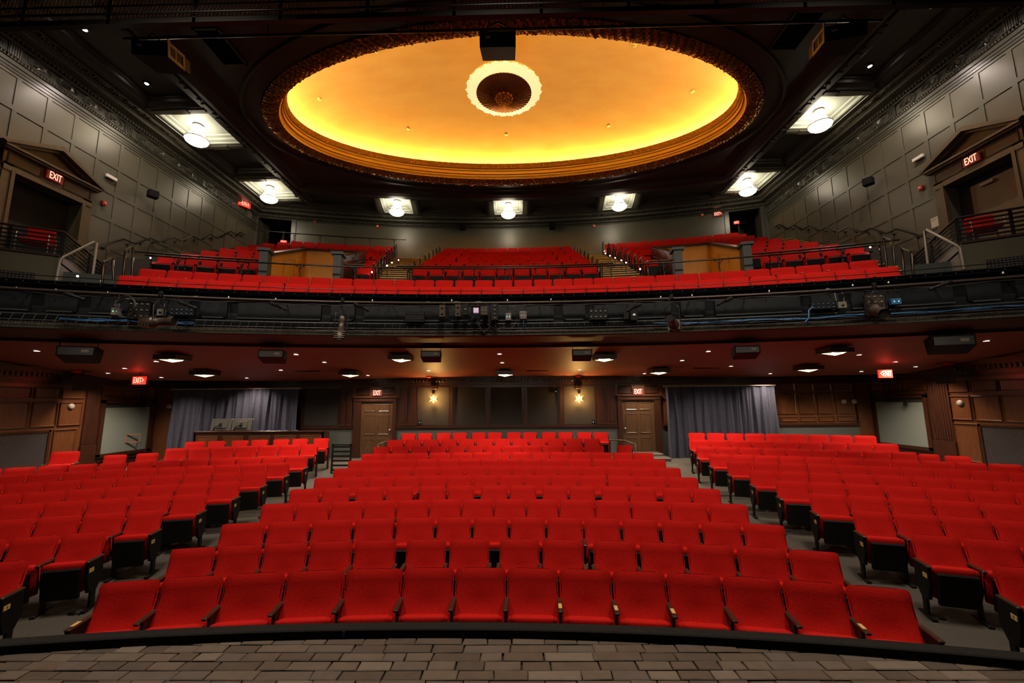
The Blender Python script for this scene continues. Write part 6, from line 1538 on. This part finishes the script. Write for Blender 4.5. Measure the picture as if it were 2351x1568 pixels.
# small items on rear wall
for u, v, lb, m_ in ((964, 969, 'small dark control plate with green light at the left fabric panel', 'kit'), (1362, 968, 'small dark control plate with green light at the right fabric panel', 'kit'), (1276, 898, 'small black box at the top of the fourth fabric panel', 'kit')):
    p = onY(u, v, YR - .04); t = thing('wall_control', lb, 'switch', tuple(L3(*p)), 0); mb = MB(); mb.bbox(-.05, .05, -.03, .0, -.07, .07, .006); mb.build('plate', M['kit'], t)
    mb = MB(); mb.box(-.01, .01, -.034, -.03, -.02, .0); mb.build('indicator', M['ledgreen'], t)
for u, v, Y, X, lb in ((1938, 922, YR, None, 'round bronze cover plate on the rear right panelling'), (1962, 922, YR - .05, None, 'round wooden knob plate beside the right rear pilaster'), (388, 933, YR - .05, None, 'round wooden knob plate at the left curtain edge')):
    p = onY(u, v, Y - .03); t = thing('wall_dish', lb, 'cover plate', tuple(L3(*p)), (PI / 2, 0, 0)); mb = MB(); mb.lathe([(.001, .045), (.05, .04), (.08, .02), (.085, -.03)], n=18); mb.build('cover', M['trimline'], t)
# curtains
def curtain(u0, u1, v0, Y, zb, lb, seed, bow=.0):
    rnd = random.Random(seed); x0, x1 = onY(u0, v0, Y).x, onY(u1, v0, Y).x; zt = onY((u0 + u1) / 2, v0, Y).z
    ph = [rnd.random() * 6 for _ in range(4)]
    def fn(i, j):
        x = x0 + (x1 - x0) * i; L_ = (x1 - x0)
        d = .075 * math.sin(i * L_ * 21 + ph[0] + 1.4 * math.sin(i * L_ * 2.1 + ph[1])) + .035 * math.sin(i * L_ * 47 + ph[2] + j) + .03 * math.sin(i * L_ * 5 + ph[3])
        return (x + .02 * math.sin(j * 5 + i * 60), Y + d * (.35 + .65 * j) - .06 * j + bow * (2 * i - 1) ** 2, zt - (zt - zb) * j)
    t = thing('stage_curtain', lb, 'curtain', (0, 0, 0)); mb = MB(); mb.grid(fn, 220, 14); mb.v = [TT(p) for p in mb.v]
    mb.build('drape', M['curtain'], t)
    mb = MB(); mb.tube([TT((x0 - .05, Y - .02, zt + .02)), TT((x1 + .05, Y - .02, zt + .02))], .02, 8); mb.build('curtain_track', M['trimline'], t)
    return t
curtain(397, 688, 894, 14.55, .85, 'blue-grey drawn curtain behind the control desk', 4)
curtain(1526, 1776, 887, 14.5, .80, 'blue-grey drawn curtain behind the right aisle', 9)
# small wooden frame on the left sill
p = onX(305, 1006, WL + .1); t = thing('small_frame', 'small empty pale wooden frame leaning on the left board sill', 'frame', tuple(L3(*p)), (.0, 0, PI / 2 - .5))
for a in ((-.19, .19, .11, .14), (-.19, .19, -.14, -.11), (-.19, -.16, -.14, .14), (.16, .19, -.14, .14)): mb = MB(); mb.box(a[0], a[1], -.012, .012, a[2], a[3]); mb.build('frame_side', M['pinkwood'], t)
p = onX(2078, 926, WR - .1); t = thing('hanging_tag', 'small dark latch hanging at the top of the right grey board', 'latch', tuple(L3(*p)), 0); mb = MB(); mb.bbox(-.02, .02, -.06, .06, -.07, .07, .006); mb.build('body', M['kit'], t)
# control desk
Yd = 13.95; pa, pb = onY(445, 995, Yd), onY(742, 991, Yd); zt = (pa.z + pb.z) / 2
t = thing('control_desk', 'long dark wooden panelled control desk behind the left stalls', 'desk', (pa.x, Yd, .8))
w_ = pb.x - pa.x; hz = zt - .8
mb = MB(); mb.box(0, w_, 0, .06, 0, hz); mb.box(0, .06, 0, .46, 0, hz); mb.box(w_ - .06, w_, 0, .46, 0, hz); mb.build('desk_front', M['oak2'], t)
mb = MB(); mb.bbox(-.03, w_ + .03, -.04, .12, hz, hz + .05, .01); mb.build('cap_rail', M['oak2'], t)
for i in range(5):
    mb = MB(); moulded(mb, .12 + w_ * i / 5, w_ * (i + 1) / 5 - .04, .25, hz - .10, 0, lambda a, z, d: (a, -.001 - d, z), d0=.015); mb.build('panel', M['oak'], t)
mb = MB(); mb.box(.06, w_ - .06, .06, .46, hz - .25, hz - .21); mb.build('worktop', M['black'], t)
for u0, u1, lb in ((486, 530, 'left computer monitor seen from behind on the control desk'), (533, 577, 'right computer monitor seen from behind on the control desk')):
    p0, p1 = onY(u0, 975, 14.25), onY(u1, 975, 14.25); m_ = thing('computer_monitor', lb, 'monitor', (p0.x / 2 + p1.x / 2, 14.25, p0.z), (-.15, 0, .06)); ww = p1.x - p0.x
    mb = MB(); mb.bbox(-ww / 2, ww / 2, 0, .05, -.2, .20, .012); mb.bbox(-ww * .3, ww * .3, -.03, .0, -.12, .12, .01); mb.build('back_casing', M['kitdark'], m_)
    mb = MB(); mb.bbox(-.04, .04, -.05, -.02, -.05, .05, .006); mb.tube([(0, -.05, 0), (-.12, -.14, -.10), (-.22, -.06, -.34)], .022, 7); mb.build('monitor_arm', M['kit'], m_)
    mb = MB(); mb.box(-ww / 2, ww / 2, .05, .052, .17, .195); mb.build('bezel_edge', M['white'], m_)
p0, p1 = onY(585, 990, 14.3), onY(688, 988, 14.3); mb = MB(); mb.grid(lambda i, j: ((p1.x - p0.x) * i, .28 * j, .03 * math.sin(i * 25) * math.sin(j * 9 + i * 7) + .05 * math.sin(PI * j)), 40, 8)
o = mb.build('dust_cloth', M['bluecloth']); o.location = (p0.x, 14.1, zt - .02); tag(o, 'crumpled blue dust cloth over the mixing gear on the desk', 'cloth')
for u, v, lb in ((584, 978, 'thin gooseneck lamp at the monitors'), (630, 976, 'thin gooseneck lamp at the middle of the blue cloth'), (656, 974, 'thin gooseneck lamp at the right end of the blue cloth')):
    p = onY(u, v, 14.3); mb = MB(); mb.tube([(0, 0, -.16), (0, 0, 0), (.05, 0, .06), (.12, 0, .07)], .006, 5); o = mb.build('gooseneck_lamp', M['steel']); o.location = L3(*p); tag(o, lb, 'lamp')
# dark portable barrier left of the rear centre block
pa, pb = onY(762, 1020, 12.6), onY(808, 1015, 12.6); t = thing('folded_barrier', 'dark louvred folding barrier left of the left rear door', 'barrier', (pa.x, 12.6, ofloor(25.4))); ww = pb.x - pa.x
hz = pa.z - ofloor(25.4)
for a in ((0, .05, 0, hz), (ww - .05, ww, 0, hz), (0, ww, hz - .04, hz), (0, ww, .05, .09)): mb = MB(); mb.box(a[0], a[1], 0, .03, a[2], a[3]); mb.build('frame_bar', M['steel'], t)
for i in range(6): mb = MB(); mb.box(.05, ww - .05, .008, .022, .15 + .13 * i * hz / .9, .2 + .13 * i * hz / .9); mb.build('slat', M['shell'], t)
# ramp rails beside the rear centre block
for pts, lb in ((((1379, 1010), (1432, 1011), (1459, 1020), (1459, 1050)), 'slim bronze handrail right of the rear centre seats'), (((893, 1013), (885, 1014), (868, 1021), (868, 1045)), 'slim bronze handrail left of the rear centre seats')):
    P3 = [onY(u, v, 14.2 if i < 2 else 13.3) for i, (u, v) in enumerate(pts)]; b0 = P3[0]; mb = MB(); mb.tube([p - b0 for p in P3], .022, 7); mb.tube([P3[1] - b0, P3[1] - b0 + Vector((0, 0, -.8))], .018, 6)
    o = mb.build('ramp_handrail', M['brownkit']); o.location = b0; tag(o, lb, 'handrail')
